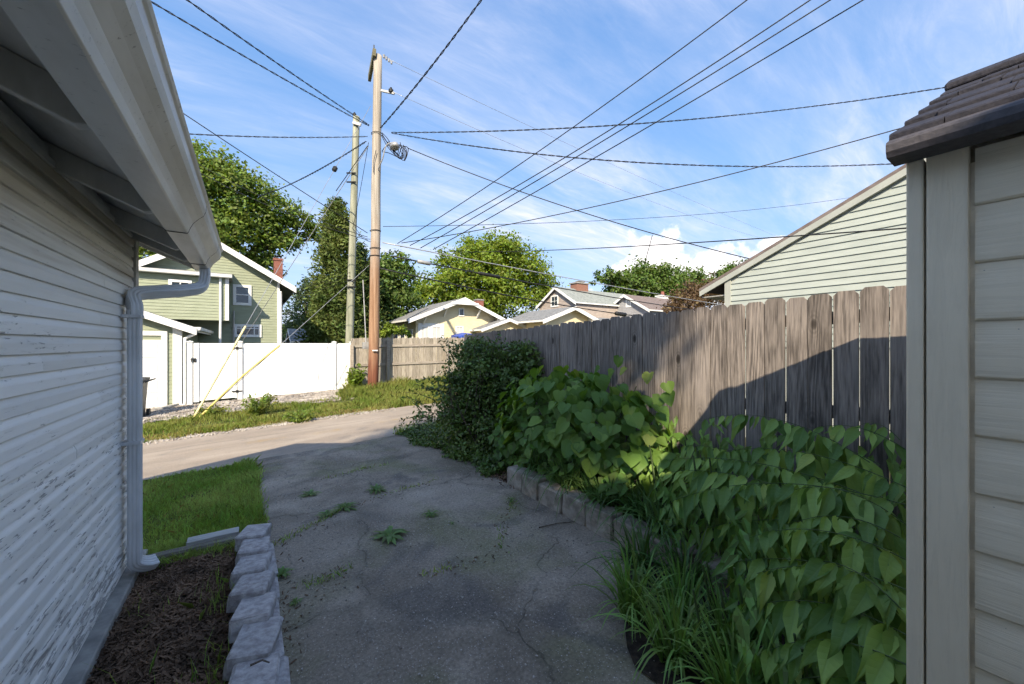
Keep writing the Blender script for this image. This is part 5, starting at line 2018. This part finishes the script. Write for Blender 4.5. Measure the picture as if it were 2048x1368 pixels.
cl = [(2.60, 3.30, 'farthest'), (2.63, 3.02, 'second farthest'), (2.56, 2.76, 'third farthest'), (2.60, 2.50, 'middle'), (2.54, 2.25, 'third nearest'), (2.60, 1.98, 'second nearest'), (2.52, 1.72, 'nearest')]
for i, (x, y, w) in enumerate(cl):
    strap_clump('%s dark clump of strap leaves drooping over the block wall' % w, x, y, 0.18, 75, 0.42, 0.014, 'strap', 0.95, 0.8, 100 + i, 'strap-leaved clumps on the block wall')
cl = [(1.80, 1.42, 'farthest'), (1.98, 1.22, 'second farthest'), (1.72, 1.10, 'middle'), (1.92, 0.92, 'second nearest'), (1.68, 0.80, 'nearest')]
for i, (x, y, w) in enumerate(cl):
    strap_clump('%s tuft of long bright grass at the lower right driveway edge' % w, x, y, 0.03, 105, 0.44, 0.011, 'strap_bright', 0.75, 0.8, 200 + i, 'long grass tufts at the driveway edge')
cl = [(2.18, 1.62, 'farther'), (2.26, 1.36, 'nearer')]
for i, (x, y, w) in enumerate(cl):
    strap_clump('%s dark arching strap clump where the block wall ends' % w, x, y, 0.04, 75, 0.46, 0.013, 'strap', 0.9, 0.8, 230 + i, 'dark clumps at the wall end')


# ------------------------------------------------------------------ foliage clouds
def rot_quads(C, U, Vv, size, asp, rng, bend=0.0):
    """rhombic leaf quads at C with long axis U and width axis Vv"""
    s = size * rng.uniform(0.65, 1.35, (len(C), 1))
    a = U * s
    b = Vv * s * asp
    return np.stack([C - a * 0.5, C + b * 0.5 - a * 0.05, C + a * 0.55, C - b * 0.5 - a * 0.05], 1)


def leaf_cloud(lobes, n, size, rng, asp=0.7, clus=34, flat=0.6, shell=0.55, sig=0.17):
    out = []
    vol = sum((rx * ry + ry * rz_ + rx * rz_) for _, rx, ry, rz_ in lobes)
    for c, rx, ry, rz_ in lobes:
        m = int(n * (rx * ry + ry * rz_ + rx * rz_) / vol)
        nc = max(6, m // clus)
        d = unit(rng.normal(size=(nc, 3)))
        d[:, 2] = np.where(d[:, 2] < -0.45, -d[:, 2] * 0.6, d[:, 2])
        k = rng.uniform(shell, 1.06, (nc, 1))
        cc = np.asarray(c) + d * k * np.array([rx, ry, rz_])
        idx = rng.integers(0, nc, m)
        sg = sig * (rx + ry + rz_) / 3
        P = cc[idx] + rng.normal(size=(m, 3)) * sg * np.array([1, 1, 0.62]) * rng.uniform(.6, 1.3, (m, 1))
        od = unit(P - cc[idx] + 0.35 * (P - np.asarray(c)))
        N = unit(rng.normal(size=(m, 3)) * 0.8 + od * 0.9 + np.array([0, 0, flat]))
        U = unit(np.cross(N, rng.normal(size=(m, 3))))
        Vv = np.cross(N, U)
        out.append(rot_quads(P, U, Vv, size, asp, rng))
    return np.concatenate(out, 0)


def limb_mesh(base, top, lobes, r0, rng, n_sub=3):
    mb = MB()
    base, top = Vector(base), Vector(top)
    mb.tube([base - Vector((0, 0, .2)), base + (top - base) * .3, base + (top - base) * .7, top], [r0 * 1.25, r0, r0 * .8, r0 * .55], 10)
    for c, rx, ry, rz_ in lobes:
        c = Vector(c)
        s = base + (top - base) * rng.uniform(0.55, 0.98)
        mid = (s + c) / 2 + Vector((0, 0, 0.12 * (c - s).length))
        mb.tube([s, mid, c], [r0 * .42, r0 * .28, r0 * .12], 6)
        for k in range(n_sub):
            e = c + Vector(unit(rng.normal(size=(1, 3)))[0]) * 0.85 * min(rx, ry, rz_)
            mb.tube([mid + (c - mid) * rng.uniform(.1, .9), (c + e) / 2, e], [r0 * .16, r0 * .10, r0 * .04], 5)
    return mb


def tree(name, label, base, h, lobes, m, n, size, r0, seed, cat='tree', group=None, **kw):
    rng = np.random.default_rng(seed)
    t = thing(name, label, cat, tuple(base), group)
    limb_mesh(base, Vector(base) + Vector((0, 0, h)), lobes, r0, rng).build('trunk', M['bark'], t, smooth=True)
    link('crown', np_mesh('crown', leaf_cloud(lobes, n, size, rng, **kw), 4), M[m], t)
    return t


def lobe_px(px, py, Y, rx, rz_=None, ry=None):
    p = at_y(px, py, Y)
    return (tuple(p), rx, ry or rx, rz_ or rx * 0.8)


Y0 = 34
tree('maple_tree', 'large spreading maple behind the green house at left', gnd(-2.5, Y0), 8.0,
     [lobe_px(470, 400, Y0, 3.0), lobe_px(410, 370, Y0, 3.2), lobe_px(340, 420, Y0, 4.0), lobe_px(500, 470, Y0, 2.8), lobe_px(545, 425, Y0, 2.2), lobe_px(595, 455, Y0, 1.9, 1.3), lobe_px(440, 470, Y0, 3.4),
      lobe_px(560, 490, Y0, 1.8, 1.1), lobe_px(460, 530, Y0, 2.8), lobe_px(300, 500, Y0, 4.0), lobe_px(515, 540, Y0, 1.7), lobe_px(620, 478, Y0, 1.0, .8), lobe_px(400, 335, Y0, 1.8, 1.3)],
     'maple', 42000, 0.23, 0.42, 1, sig=0.15, clus=46)
tree('maple_tree', 'bright green round maple in the centre above the yellow bungalow', gnd(26, 42), 9.0,
     [lobe_px(985, 515, 42, 4.4, 3.2), lobe_px(940, 545, 42, 4.2, 3.4), lobe_px(1040, 545, 42, 4.4, 3.4), lobe_px(900, 585, 42, 4.0), lobe_px(980, 580, 42, 5.0), lobe_px(1075, 585, 42, 3.6), lobe_px(860, 605, 42, 3.2),
      lobe_px(1010, 615, 42, 4.6), lobe_px(925, 620, 42, 4.2), lobe_px(1000, 500, 42, 2.0, 1.8), lobe_px(1100, 600, 42, 2.4)],
     'maple_bright', 42000, 0.33, 0.5, 2, sig=0.14, clus=46)
tree('broadleaf_tree', 'dark broadleaf tree just right of the tall pole', gnd(9.0, 31), 6.5,
     [lobe_px(785, 545, 31, 2.0), lobe_px(770, 590, 31, 2.2), lobe_px(805, 600, 31, 1.7), lobe_px(752, 560, 31, 1.6), lobe_px(775, 640, 31, 2.2), lobe_px(740, 620, 31, 1.6), lobe_px(820, 650, 31, 1.2)],
     'dark_tree', 15000, 0.25, 0.3, 3)
tree('oak_tree', 'dense rounded tree left of the cloud above the brown roof house', gnd(50, 40), 9.0,
     [lobe_px(1290, 565, 40, 4.6), lobe_px(1330, 575, 40, 4.6), lobe_px(1255, 575, 40, 3.6), lobe_px(1360, 590, 40, 4.0), lobe_px(1300, 600, 40, 5.0), lobe_px(1215, 560, 40, 2.2, 1.8), lobe_px(1235, 590, 40, 2.4)],
     'dark_tree', 15000, 0.46, 0.5, 4)
tree('oak_tree', 'looser tree farther right peeking beside the sage garage eave', gnd(72, 46), 10.0,
     [lobe_px(1385, 560, 46, 3.6, 2.6), lobe_px(1405, 585, 46, 4.5), lobe_px(1450, 560, 46, 4.0), lobe_px(1480, 545, 46, 3.6), lobe_px(1430, 590, 46, 4.0)],
     'dark_tree', 8000, 0.5, 0.5, 5)
tree('red_shrub', 'reddish leafed small tree in front of the sage garage eave', gnd(30, 17.5), 3.4,
     [lobe_px(1400, 595, 17, 1.9), lobe_px(1375, 610, 17, 1.6), lobe_px(1430, 605, 17, 1.8), lobe_px(1350, 625, 17, 1.0)],
     'redleaf', 6500, 0.17, 0.12, 6)
tree('fence_shrub', 'small yellow green shrub over the far board fence beside the bungalow', gnd(5.3, 17.0), 1.4,
     [lobe_px(790, 660, 17, 0.45), lobe_px(808, 666, 17, 0.35), lobe_px(775, 668, 17, 0.35)], 'maple_bright', 1600, 0.09, 0.04, 7, 'shrub')


def conifer(name, label, base, H, prof, m, n, size, seed, asp=0.34, droop=0.2, jag=0.24):
    rng = np.random.default_rng(seed)
    t = thing(name, label, 'tree', tuple(base))
    mb = MB()
    b = Vector(base)
    mb.tube([b, b + Vector((0, 0, H * .5)), b + Vector((0, 0, H * .97))], [0.22, 0.13, 0.03], 8)
    nb = 260
    hs = np.sort(rng.uniform(0.03, 0.99, nb))
    ang = rng.uniform(0, 2 * np.pi, nb)
    rad = np.interp(hs, [p[0] for p in prof], [p[1] for p in prof]) * rng.uniform(1 - jag * 1.6, 1 + jag, nb)
    for i in range(0, nb, 3):
        s = b + Vector((0, 0, hs[i] * H))
        e = s + Vector((math.cos(ang[i]) * rad[i] * .8, math.sin(ang[i]) * rad[i] * .8, rad[i] * .25))
        mb.tube([s, e], [0.03, 0.008], 4)
    mb.build('trunk', M['bark'], t, smooth=True)
    idx = rng.choice(nb, n, p=rad / rad.sum())
    k = rng.uniform(0.30, 1.0, n) ** 0.6
    sp_ = 0.16 * rad[idx] + 0.10
    P = np.stack([np.cos(ang[idx]) * rad[idx] * k, np.sin(ang[idx]) * rad[idx] * k, hs[idx] * H + rad[idx] * k * 0.28], 1) + rng.normal(size=(n, 3)) * sp_[:, None]
    P += np.array(base)
    out_ = np.stack([np.cos(ang[idx]), np.sin(ang[idx]), np.zeros(n)], 1)
    U = unit(out_ * 0.55 + np.array([0, 0, 1 - droop * 4]) * 0.7 + rng.normal(size=(n, 3)) * 0.5)
    Vv = unit(np.cross(U, rng.normal(size=(n, 3))))
    link('crown', np_mesh('crown', rot_quads(P, U, Vv, size, asp, rng), 4), M[m], t)
    return t


c = at_y(676, 688, 25)
conifer('cedar_tree', 'tall narrow dark cedar behind the slim pole', gnd(c.x, 25), 10.4, [(0, 1.25), (0.2, 1.3), (0.5, 1.05), (0.75, 0.8), (0.92, 0.45), (1, 0.1)], 'cedar', 26000, 0.26, 8)
c = at_y(722, 688, 27)
conifer('cedar_tree', 'shorter cedar filling in between the two poles', gnd(c.x, 27), 8.2, [(0, 1.4), (0.3, 1.35), (0.6, 1.0), (0.85, 0.55), (1, 0.1)], 'cedar', 15000, 0.26, 9)
c = at_y(655, 688, 24)
conifer('cedar_tree', 'low bushy cedar at the left foot of the tall cedar', gnd(c.x, 24), 4.9, [(0, 1.1), (0.3, 1.15), (0.6, 0.85), (0.85, 0.5), (1, 0.1)], 'cedar', 9000, 0.24, 10)
c = at_y(612, 688, 46)
conifer('spruce_tree', 'distant blue green spruce left of the cedars', gnd(c.x, 46), 8.6, [(0, 2.9), (0.3, 2.5), (0.6, 1.6), (0.85, 0.8), (1, 0.1)], 'spruce', 8000, 0.36, 12, droop=0.28)
# far line of trees closing the view
rng = np.random.default_rng(60)
lob = []
for i in range(46):
    a = R(-22 + 112 * i / 45)
    d = 95 + rng.uniform(-10, 10)
    lob.append(((math.sin(a) * d, math.cos(a) * d, 2.2 + rng.uniform(0, 1.6)), 5.2, 5.2, 3.2 + rng.uniform(0, 1.6)))
o = link('far_treeline', np_mesh('far_treeline', leaf_cloud(lob, 26000, 0.9, rng), 4), M['dark_tree'])
stuff(o, 'distant band of trees closing the view behind the houses', 'treeline')
# yard tree off frame behind the camera: its crown dapples the fence and shades the driveway's right side
tree('yard_tree', 'tall tree behind the camera whose crown shades the driveway', gnd(-9.4, -4.6), 9.5,
     [((-5.70, -7.51, 11.79), 0.95, 0.95, 0.80), ((-5.60, -6.21, 11.69), 1.10, 1.10, 0.90), ((-6.60, -6.61, 11.99), 1.10, 1.10, 0.90), ((-7.50, -7.61, 11.69), 1.10, 1.10, 0.90), ((-5.50, -5.01, 11.39), 0.90, 0.90, 0.70), ((-7.00, -5.71, 11.39), 0.90, 0.90, 0.70), ((-8.00, -6.61, 11.59), 1.10, 1.10, 0.80), ((-8.30, -8.51, 11.89), 1.00, 1.00, 0.80), ((-6.60, -7.71, 12.29), 0.80, 0.80, 0.70), ((-7.10, -8.81, 11.79), 0.75, 0.75, 0.60), ((-6.10, -5.41, 11.59), 0.90, 0.90, 0.70), ((-5.80, -6.91, 11.89), 0.90, 0.90, 0.70)],
     'maple', 46000, 0.16, 0.22, 30, sig=0.28)

# dark shrub at the fence end by the alley
rng = np.random.default_rng(71)
ds = thing('dark_shrub', 'dense dark small leaved shrub at the fence end beside the alley', 'shrub', (2.85, 5.3, -0.05))
lob = [((2.78, 5.30, 0.75), .55, .60, .60), ((2.72, 5.05, 1.25), .42, .46, .36), ((2.98, 4.75, 0.90), .42, .50, .55), ((2.62, 5.55, 0.50), .48, .50, .45), ((2.75, 4.85, 0.40), .45, .55, .36), ((3.1, 4.75, 1.38), .30, .36, .28),
       ((2.60, 5.35, 1.05), .36, .36, .36), ((2.66, 5.0, 0.15), .42, .55, .2), ((3.12, 4.45, 1.15), .24, .32, .40), ((2.78, 5.2, 1.52), .34, .4, .22), ((3.15, 4.5, 1.55), .2, .3, .16)]
lobs = [((a + 0.13, b - 0.06, c2 - 0.05), rx * 0.93, ry, rz_) for (a, b, c2), rx, ry, rz_ in lob]
V1 = leaf_cloud(lobs, 20000, 0.056, rng, asp=0.55, clus=22, flat=0.5, shell=0.40, sig=0.24)
# loose leading shoots above the mass
sh = []
mb = MB()
for i in range(70):
    b = Vector((rng.uniform(2.45, 3.2), rng.uniform(4.5, 5.7), rng.uniform(1.0, 1.5)))
    e = b + Vector((rng.uniform(-.3, .2), rng.uniform(-.25, .25), rng.uniform(.12, .42)))
    if i % 3 == 0:
        b = Vector((rng.uniform(2.2, 2.5), rng.uniform(4.9, 6.0), rng.uniform(.3, 1.2)))
        e = b + Vector((rng.uniform(-.38, -.1), rng.uniform(-.15, .35), rng.uniform(-.12, .2)))
    mb.tube([b, (b + e) / 2 + Vector((0, 0, .03)), e], [0.005, 0.004, 0.002], 4)
    for k in range(14):
        t = k / 13
        p = b + (e - b) * t + Vector((0, 0, .03 * 4 * t * (1 - t)))
        sh.append(p + Vector(rng.normal(size=3) * 0.018))
C = np.array(sh)
N = unit(rng.normal(size=(len(C), 3)) + np.array([0, 0, .4]))
U = unit(np.cross(N, rng.normal(size=(len(C), 3))))
V2 = rot_quads(C, U, np.cross(N, U), 0.06, 0.5, rng)
link('crown', np_mesh('crown', np.concatenate([V1, V2]), 4), M['shrub'], ds)
for i in range(26):
    b = Vector((2.82 + rng.uniform(-.2, .25), 5.1 + rng.uniform(-.4, .4), -0.08))
    e = Vector((2.75 + rng.uniform(-.4, .4), 5.1 + rng.uniform(-.6, .6), rng.uniform(.8, 1.4)))
    mb.tube([b, (b + e) / 2 + Vector((rng.uniform(-.1, .1), rng.uniform(-.1, .1), 0)), e], [0.014, 0.010, 0.004], 5)
mb.build('branches', M['bark'], ds)


# ------------------------------------------------------------------ grass, mulch, gravel, weeds
def blades(name, X, Y, hgt, wid, lean, m, rng, z0=None):
    n = len(X)
    Z = gz(X, Y) if z0 is None else z0
    a = rng.uniform(0, 2 * np.pi, n)
    l = rng.uniform(0, lean, n) * hgt
    la = rng.uniform(0, 2 * np.pi, n)
    B = np.stack([X, Y, Z - 0.005], 1)
    s = np.stack([np.cos(a), np.sin(a), np.zeros(n)], 1) * (wid[:, None] / 2)
    top = B + np.stack([np.cos(la) * l, np.sin(la) * l, hgt], 1)
    mid = B + np.stack([np.cos(la) * l * .3, np.sin(la) * l * .3, hgt * .6], 1)
    V = np.stack([B - s, B + s, mid + s * .75, top, mid - s * .75], 1)
    return link(name, np_mesh(name, V, 5), M[m])


rng = np.random.default_rng(90)
n = 52000
X = rng.uniform(-2.9, 0.16, n)
Y = rng.uniform(3.79, 6.99, n)
xe = 0.10 + edge_noise(Y, 1.0, 0.012) - 0.10 * sstep(6.2, 7.0, Y)
k = (X < xe + rng.normal(size=n) * 0.025) & (Y < 6.93 + edge_noise(X, .5, .03) + rng.normal(size=n) * 0.03)
X, Y = X[k], Y[k]
pn = 0.7 + 0.5 * (np.sin(X * 5 + Y * 3) * np.sin(Y * 4 - X * 2)) * 0.5 + 0.5 * np.exp(-((0.05 - X) / 0.25) ** 2)
stuff(blades('lawn_grass', X, Y, 0.050 * pn * rng.uniform(.4, 2.0, len(X)), 0.0085 * rng.uniform(.6, 1.4, len(X)), 0.9, 'grass', rng), 'shaded green lawn between garage and alley', 'grass')
n = 6500
X = rng.uniform(-0.95, -0.05, n)
Y = np.where(rng.random(n) < 0.3, rng.uniform(3.60, 3.68, n), rng.uniform(3.79, 4.0, n))
X = np.where((Y > 3.785) & (Y < 3.89) & (X > -0.42), X - 0.5, X)
stuff(blades('edging_grass', X, Y, 0.06 * rng.uniform(.5, 2.0, n), np.full(n, 0.006), 1.0, 'grass', rng), 'uncut grass along the timber edging', 'grass')
n = 60000
X = rng.uniform(-7, 9.5, n)
Y = 9.62 + rng.uniform(0, 1, n) ** 1.1 * 3.2
k = (np.sin(X * 1.3 + 1) * np.sin(Y * 2.1 + X * .6) + rng.uniform(-.9, .9, n) + 0.62 - 0.16 * np.maximum(0, Y - 11.8) * (X < 2.4) * 3) > 0
k &= Y > 9.64 + edge_noise(X, 4.0, 0.06)
X, Y = X[k], Y[k]
hh = 0.075 + 0.10 * sstep(2.0, 3.5, X) + 0.05 * np.sin(X * 2.2) * np.sin(Y * 3.1 + X)
stuff(blades('verge_grass', X, Y, np.clip(hh, .03, .3) * rng.uniform(.6, 1.5, len(X)), np.full(len(X), 0.013), 0.9, 'verge', rng), 'sunlit rough grass verge beyond the alley', 'grass')
n = 24000
X = rng.uniform(2.3, 9.6, n)
Y = rng.uniform(12.4, 14.72, n)
k = X > 2.3 + 0.5 * np.sin(Y * 2.3)
X, Y = X[k], Y[k]
stuff(blades('pole_grass', X, Y, (0.16 + 0.10 * np.sin(X * 3) * np.sin(Y * 4)) * rng.uniform(.5, 1.7, len(X)), np.full(len(X), 0.014), 0.8, 'verge', rng), 'long sunlit grass round the foot of the tall pole', 'grass')
n = 7000
X = rng.uniform(-5, 3, n)
Y = 9.66 + np.abs(rng.normal(size=n)) * 0.4
stuff(blades('dry_grass', X, Y, 0.05 * rng.uniform(.5, 1.6, n), np.full(n, 0.012), 1.2, 'straw', rng), 'straw coloured dry grass along the alley edge', 'grass')
n = 7000
Y = rng.uniform(3.75, 7.0, n)
X = 2.95 + 0.10 * np.sin(Y * 5) - np.abs(rng.normal(size=n)) * 0.12 + rng.uniform(0, .5, n) - 0.35 * sstep(4.4, 3.7, Y)
stuff(blades('shrub_foot_grass', X, Y, 0.06 * rng.uniform(.5, 1.7, n), np.full(n, 0.008), 1.2, 'grass', rng), 'weedy grass at the foot of the dark shrub', 'grass')
n = 7500
Y = rng.uniform(3.9, 6.95, n)
X = 2.40 + np.abs(rng.normal(size=n)) * 0.30 - 0.14 * sstep(5.0, 6.6, Y) + 0.06 * np.sin(Y * 6) + rng.normal(size=n) * 0.04
P = np.stack([X, Y, gz(X, Y) + 0.03 + rng.uniform(0, .13, n) * np.clip((X - 2.2) / .4, 0.2, 1)], 1)
N = unit(rng.normal(size=(n, 3)) * 0.6 + np.array([-.2, 0, 1]))
U = unit(np.cross(N, rng.normal(size=(n, 3))))
stuff(link('ground_cover', np_mesh('ground_cover', rot_quads(P, U, np.cross(N, U), 0.055, 0.55, rng), 4), M['shrub']), 'low leafy ground cover spilling from the dark shrub onto the driveway', 'ground cover')
n = 900
X = rng.uniform(1.5, 3.9, n)
Y = 7.0 + rng.normal(size=n) * 0.05
X = np.where(X < 2.2, 2.2 + rng.uniform(0, 1.5, n), X)
stuff(blades('alley_edge_grass', X, Y, 0.10 * rng.uniform(.4, 2.0, n), np.full(n, 0.010), 0.7, 'grass', rng), 'sparse grass along the near alley edge', 'grass')
n = 1500
X = np.concatenate([rng.normal(-0.13, 0.05, 900), rng.uniform(-.62, -.1, 600)])
Y = np.concatenate([rng.uniform(1.7, 3.6, 900), rng.uniform(1.5, 3.6, 600)])
k = (np.sin(Y * 9) > -0.2) | (X > -0.1)
k[900:] &= rng.random(600) < 0.22
k[:900] &= rng.random(900) < 0.6
stuff(blades('bed_grass', X[k], Y[k], 0.10 * rng.uniform(.4, 1.8, n)[k], np.full(n, 0.005)[k], 1.0, 'grass', rng), 'stray grass growing in the mulch bed', 'grass')


def chips(name, X, Y, Z, L, Wd, T, m, rng, tilt=0.5):
    n = len(X)
    a = rng.uniform(0, 2 * np.pi, n)
    U = unit(np.stack([np.cos(a), np.sin(a), rng.normal(size=n) * tilt], 1))
    Vv = unit(np.cross(rng.normal(size=(n, 3)) * tilt * .6 + np.array([0, 0, 1]), U))
    N = np.cross(U, Vv)
    C = np.stack([X, Y, Z], 1)
    u, v, w = U * L[:, None] / 2, Vv * Wd[:, None] / 2, N * T[:, None] / 2
    c = [C - u - v - w, C + u - v * .7 - w, C + u * .9 + v - w, C - u + v * .8 - w, C - u - v + w, C + u - v * .7 + w, C + u * .9 + v + w, C - u + v * .8 + w]
    fs = [(4, 5, 6, 7), (0, 1, 5, 4), (1, 2, 6, 5), (2, 3, 7, 6), (3, 0, 4, 7)]
    V = np.stack([np.stack([c[i] for i in f], 1) for f in fs], 1).reshape(-1, 4, 3)
    return link(name, np_mesh(name, V, 4), M[m])


n = 15000
X = rng.uniform(-0.66, 0.0, n)
Y = rng.uniform(0.9, 3.70, n)
stuff(chips('mulch', X, Y, 0.024 + rng.uniform(0, .028, n) + 0.008 * np.sin(X * 9) * np.sin(Y * 7), rng.uniform(.012, .05, n), rng.uniform(.005, .014, n), rng.uniform(.002, .006, n), 'mulch', rng), 'dark brown shredded wood mulch beside the garage wall', 'mulch')
n = 2200
X = 2.75 + rng.normal(size=n) * 0.16
Y = 3.72 + rng.normal(size=n) * 0.14
stuff(chips('leaf_litter', X, Y, gz(X, Y) + 0.028 + rng.uniform(0, .02, n), rng.uniform(.015, .06, n), rng.uniform(.006, .016, n), rng.uniform(.002, .004, n), 'mulch', rng), 'brown leaf litter at the end of the block wall', 'litter')
n = 7000
X = rng.uniform(-4.5, 2.6, n)
Y = rng.uniform(12.3, 15.1, n)
k = rng.random(n) < np.clip((Y - 12.1) * 0.8, 0, 1)
X, Y = X[k], Y[k]
stuff(chips('gravel', X, Y, gz(X, Y) + 0.03, rng.uniform(.03, .075, len(X)), rng.uniform(.025, .06, len(X)), rng.uniform(.02, .04, len(X)), 'gravel', rng), 'pale gravel in front of the white fence', 'gravel')
n = 2600
X = rng.uniform(-5, 3.0, n)
Y = 9.66 + rng.normal(size=n) * 0.10
stuff(chips('edge_gravel', X, Y, gz(X, Y) + 0.018, rng.uniform(.015, .05, n), rng.uniform(.012, .04, n), rng.uniform(.01, .025, n), 'gravel', rng), 'loose stones along the far alley edge', 'gravel')
n = 2600
X = rng.uniform(0.2, 2.9, n)
Y = rng.uniform(0.9, 6.9, n)
k = X < 2.35 + 0.5 * sstep(3.8, 4.3, Y)
X, Y = X[k], Y[k]
stuff(chips('driveway_grit', X, Y, gz(X, Y) + 0.026, rng.uniform(.003, .013, len(X)), rng.uniform(.003, .010, len(X)), rng.uniform(.002, .006, len(X)), 'gravel', rng), 'scattered pale grit on the driveway', 'grit')


def along(paths, n, jit, rng):
    P = []
    for path in paths:
        q = [on_ground(*a) for a in path]
        seg = [(q[i + 1] - q[i]).length for i in range(len(q) - 1)]
        for _ in range(int(n * sum(seg))):
            k = rng.choice(len(seg), p=np.array(seg) / sum(seg))
            t = rng.random()
            p = q[k] + (q[k + 1] - q[k]) * t
            P.append((p.x + rng.normal() * jit + 0.02 * math.sin(9 * p.y), p.y + rng.normal() * jit + 0.02 * math.sin(11 * p.x)))
    P = np.array(P)
    return P[:, 0], P[:, 1]


CR = [[(545, 1100), (610, 1060), (690, 1024), (800, 985), (880, 962)], [(640, 965), (700, 948), (775, 930)], [(1025, 1000), (1012, 1050), (1000, 1105), (940, 1135), (850, 1150)], [(590, 1185), (660, 1160), (700, 1140)]]
X, Y = along(CR, 260, 0.022, rng)
k = (np.sin(X * 7 + 1) * np.sin(Y * 6) + rng.uniform(-.7, .7, len(X))) > 0.05
X, Y = X[k], Y[k]
stuff(blades('crack_grass', X, Y, 0.028 * rng.uniform(.4, 1.8, len(X)), np.full(len(X), 0.006), 1.6, 'grass', rng, gz(X, Y) + 0.02), 'short grass and moss sprouting along the driveway cracks', 'grass')
X, Y = along(CR + [[(575, 1368), (560, 1180), (552, 1110)], [(575, 1368), (562, 1200)], [(600, 1230), (690, 1165)]], 48, 0.05, rng)
stuff(chips('crack_litter', X, Y, gz(X, Y) + 0.025, rng.uniform(.006, .03, len(X)), rng.uniform(.003, .010, len(X)), rng.uniform(.001, .004, len(X)), 'mulch', rng), 'brown crumbs and dead leaf bits along the driveway cracks', 'litter')
n = 2600
X, Y = rng.uniform(-2.9, 0.1, n), rng.uniform(3.85, 6.95, n)
k = np.sin(X * 3.1 + 2) * np.sin(Y * 2.7) + rng.uniform(-.6, .6, n) > 0.1
X, Y = X[k], Y[k]
stuff(blades('lawn_straw', X, Y, 0.06 * rng.uniform(.4, 1.4, len(X)), np.full(len(X), 0.006), 1.4, 'straw', rng), 'dry yellow blades scattered through the lawn', 'grass')

def weed(label, px, py, rad, n, wd, up_, seed, m='weed', far=False):
    r = random.Random(seed)
    p = on_ground(px, py) + Vector((0, 0, 0.02))
    mb = MB()
    for i in range(n):
        a = 2 * math.pi * i / n + r.uniform(-.3, .3)
        l = rad * r.uniform(.55, 1.1)
        dh = Vector((math.cos(a), math.sin(a), 0))
        side = Vector((-dh.y, dh.x, 0.25 * r.uniform(-1, 1)))
        e = up_ * r.uniform(.5, 1.2)
        pts = [p + dh * l * t + Vector((0, 0, e * rad * math.sin(min(1, t * 1.05) * 2.6) * .8 + .003)) for t in (0, .2, .4, .6, .8, 1)]
        ws = [wd * f * r.uniform(.85, 1.15) for f in (.25, .7, 1.0, .95, .6, .05)]
        mb.ribbon(pts, ws, side)
    return setp(mb.build('weed', M[m], smooth=True), label, 'weed', 'weeds in the driveway cracks' if not far else 'weeds on the verge')


weed('large dandelion-like rosette weed in the middle of the driveway', 778, 1080, 0.17, 26, 0.034, 0.30, 1)
weed('flat weed in a crack left of the lawn-side joint', 620, 994, 0.13, 24, 0.020, 0.25, 2)
weed('bushy weed in the crack near the driveway centre top', 752, 987, 0.15, 28, 0.020, 0.35, 3)
weed('spreading weed just below the two crack weeds', 690, 1022, 0.15, 26, 0.022, 0.25, 4)
weed('second spreading weed left of it along the same crack', 655, 1034, 0.11, 18, 0.020, 0.25, 14)
weed('small weed with pale leaves right of the driveway centre', 862, 1036, 0.09, 14, 0.020, 0.35, 5)
weed('low green weed against the stone edging', 562, 1160, 0.09, 22, 0.016, 0.5, 6)
weed('small leafy weed beside the leaf litter', 975, 945, 0.13, 18, 0.035, 0.8, 7)
weed('thin weed tuft in the crack near the block wall', 1022, 1010, 0.07, 12, 0.010, 0.7, 8)
weed('thin seedling near the right driveway crack', 905, 1053, 0.03, 6, 0.010, 0.6, 9)
weed('tiny weed at the corner of the stone edging', 590, 1215, 0.05, 12, 0.012, 0.5, 10)


def tall_weed(label, x, y, h, rad, n, size, seed, m='verge'):
    rng = np.random.default_rng(seed)
    z = float(gz(x, y))
    t = thing('tall_weed', label, 'weed', (x, y, z), 'weeds on the verge')
    mb = MB()
    P, U = [], []
    for i in range(n):
        a = rng.uniform(0, 2 * math.pi)
        l = h * rng.uniform(.5, 1.1)
        e = Vector((x + math.cos(a) * rad * rng.uniform(.2, 1.1), y + math.sin(a) * rad * rng.uniform(.2, 1.1), z + l))
        b = Vector((x + rng.normal() * .05, y + rng.normal() * .05, z))
        mb.tube([b, (b + e) / 2 + Vector((0, 0, .05)), e], [0.008, 0.006, 0.003], 4)
        for k in range(18):
            t_ = rng.uniform(.15, 1)
            P.append(b + (e - b) * t_)
    mb.build('stems', M['stem'], t)
    P = np.array(P) + rng.normal(size=(len(P), 3)) * 0.035
    N = unit(rng.normal(size=P.shape) + np.array([0, 0, .6]))
    U = unit(np.cross(N, rng.normal(size=P.shape)))
    link('leaves', np_mesh('leaves', rot_quads(P, U, np.cross(N, U), size, .35, rng), 4), M[m], t)


p = on_ground(515, 832)
tall_weed('bushy weed growing in the gravel before the white fence', p.x, p.y, .48, .42, 34, .12, 1)
tall_weed('tall sunlit weeds between the white fence and the tall pole', 3.05, 14.4, .85, .40, 46, .15, 2, 'maple_bright')
p = on_ground(600, 845)
tall_weed('low weed patch at the verge edge right of the guy anchor', p.x, p.y, .22, .40, 26, .10, 3)
p = on_ground(425, 832)
tall_weed('low leafy weed right beside the guy wire anchor', p.x, p.y, .22, .35, 24, .10, 4)
# fallen twigs
for lab, a, b in (('thin dark twig lying near the block wall', (1078, 1062), (1150, 1050)), ('short twig on the lowest edging stone', None, None)):
    mb = MB()
    if a:
        p, q = on_ground(*a) + Vector((0, 0, .03)), on_ground(*b) + Vector((0, 0, .03))
    else:
        p, q = Vector((0.0, 2.02, 0.20)), Vector((0.07, 1.99, 0.20))
    mb.tube([p, (p + q) / 2 + Vector((0.01, 0.012, 0.004)), q], [0.005, 0.004, 0.003], 5)
    setp(mb.build('twig', M['bark']), lab, 'twig')
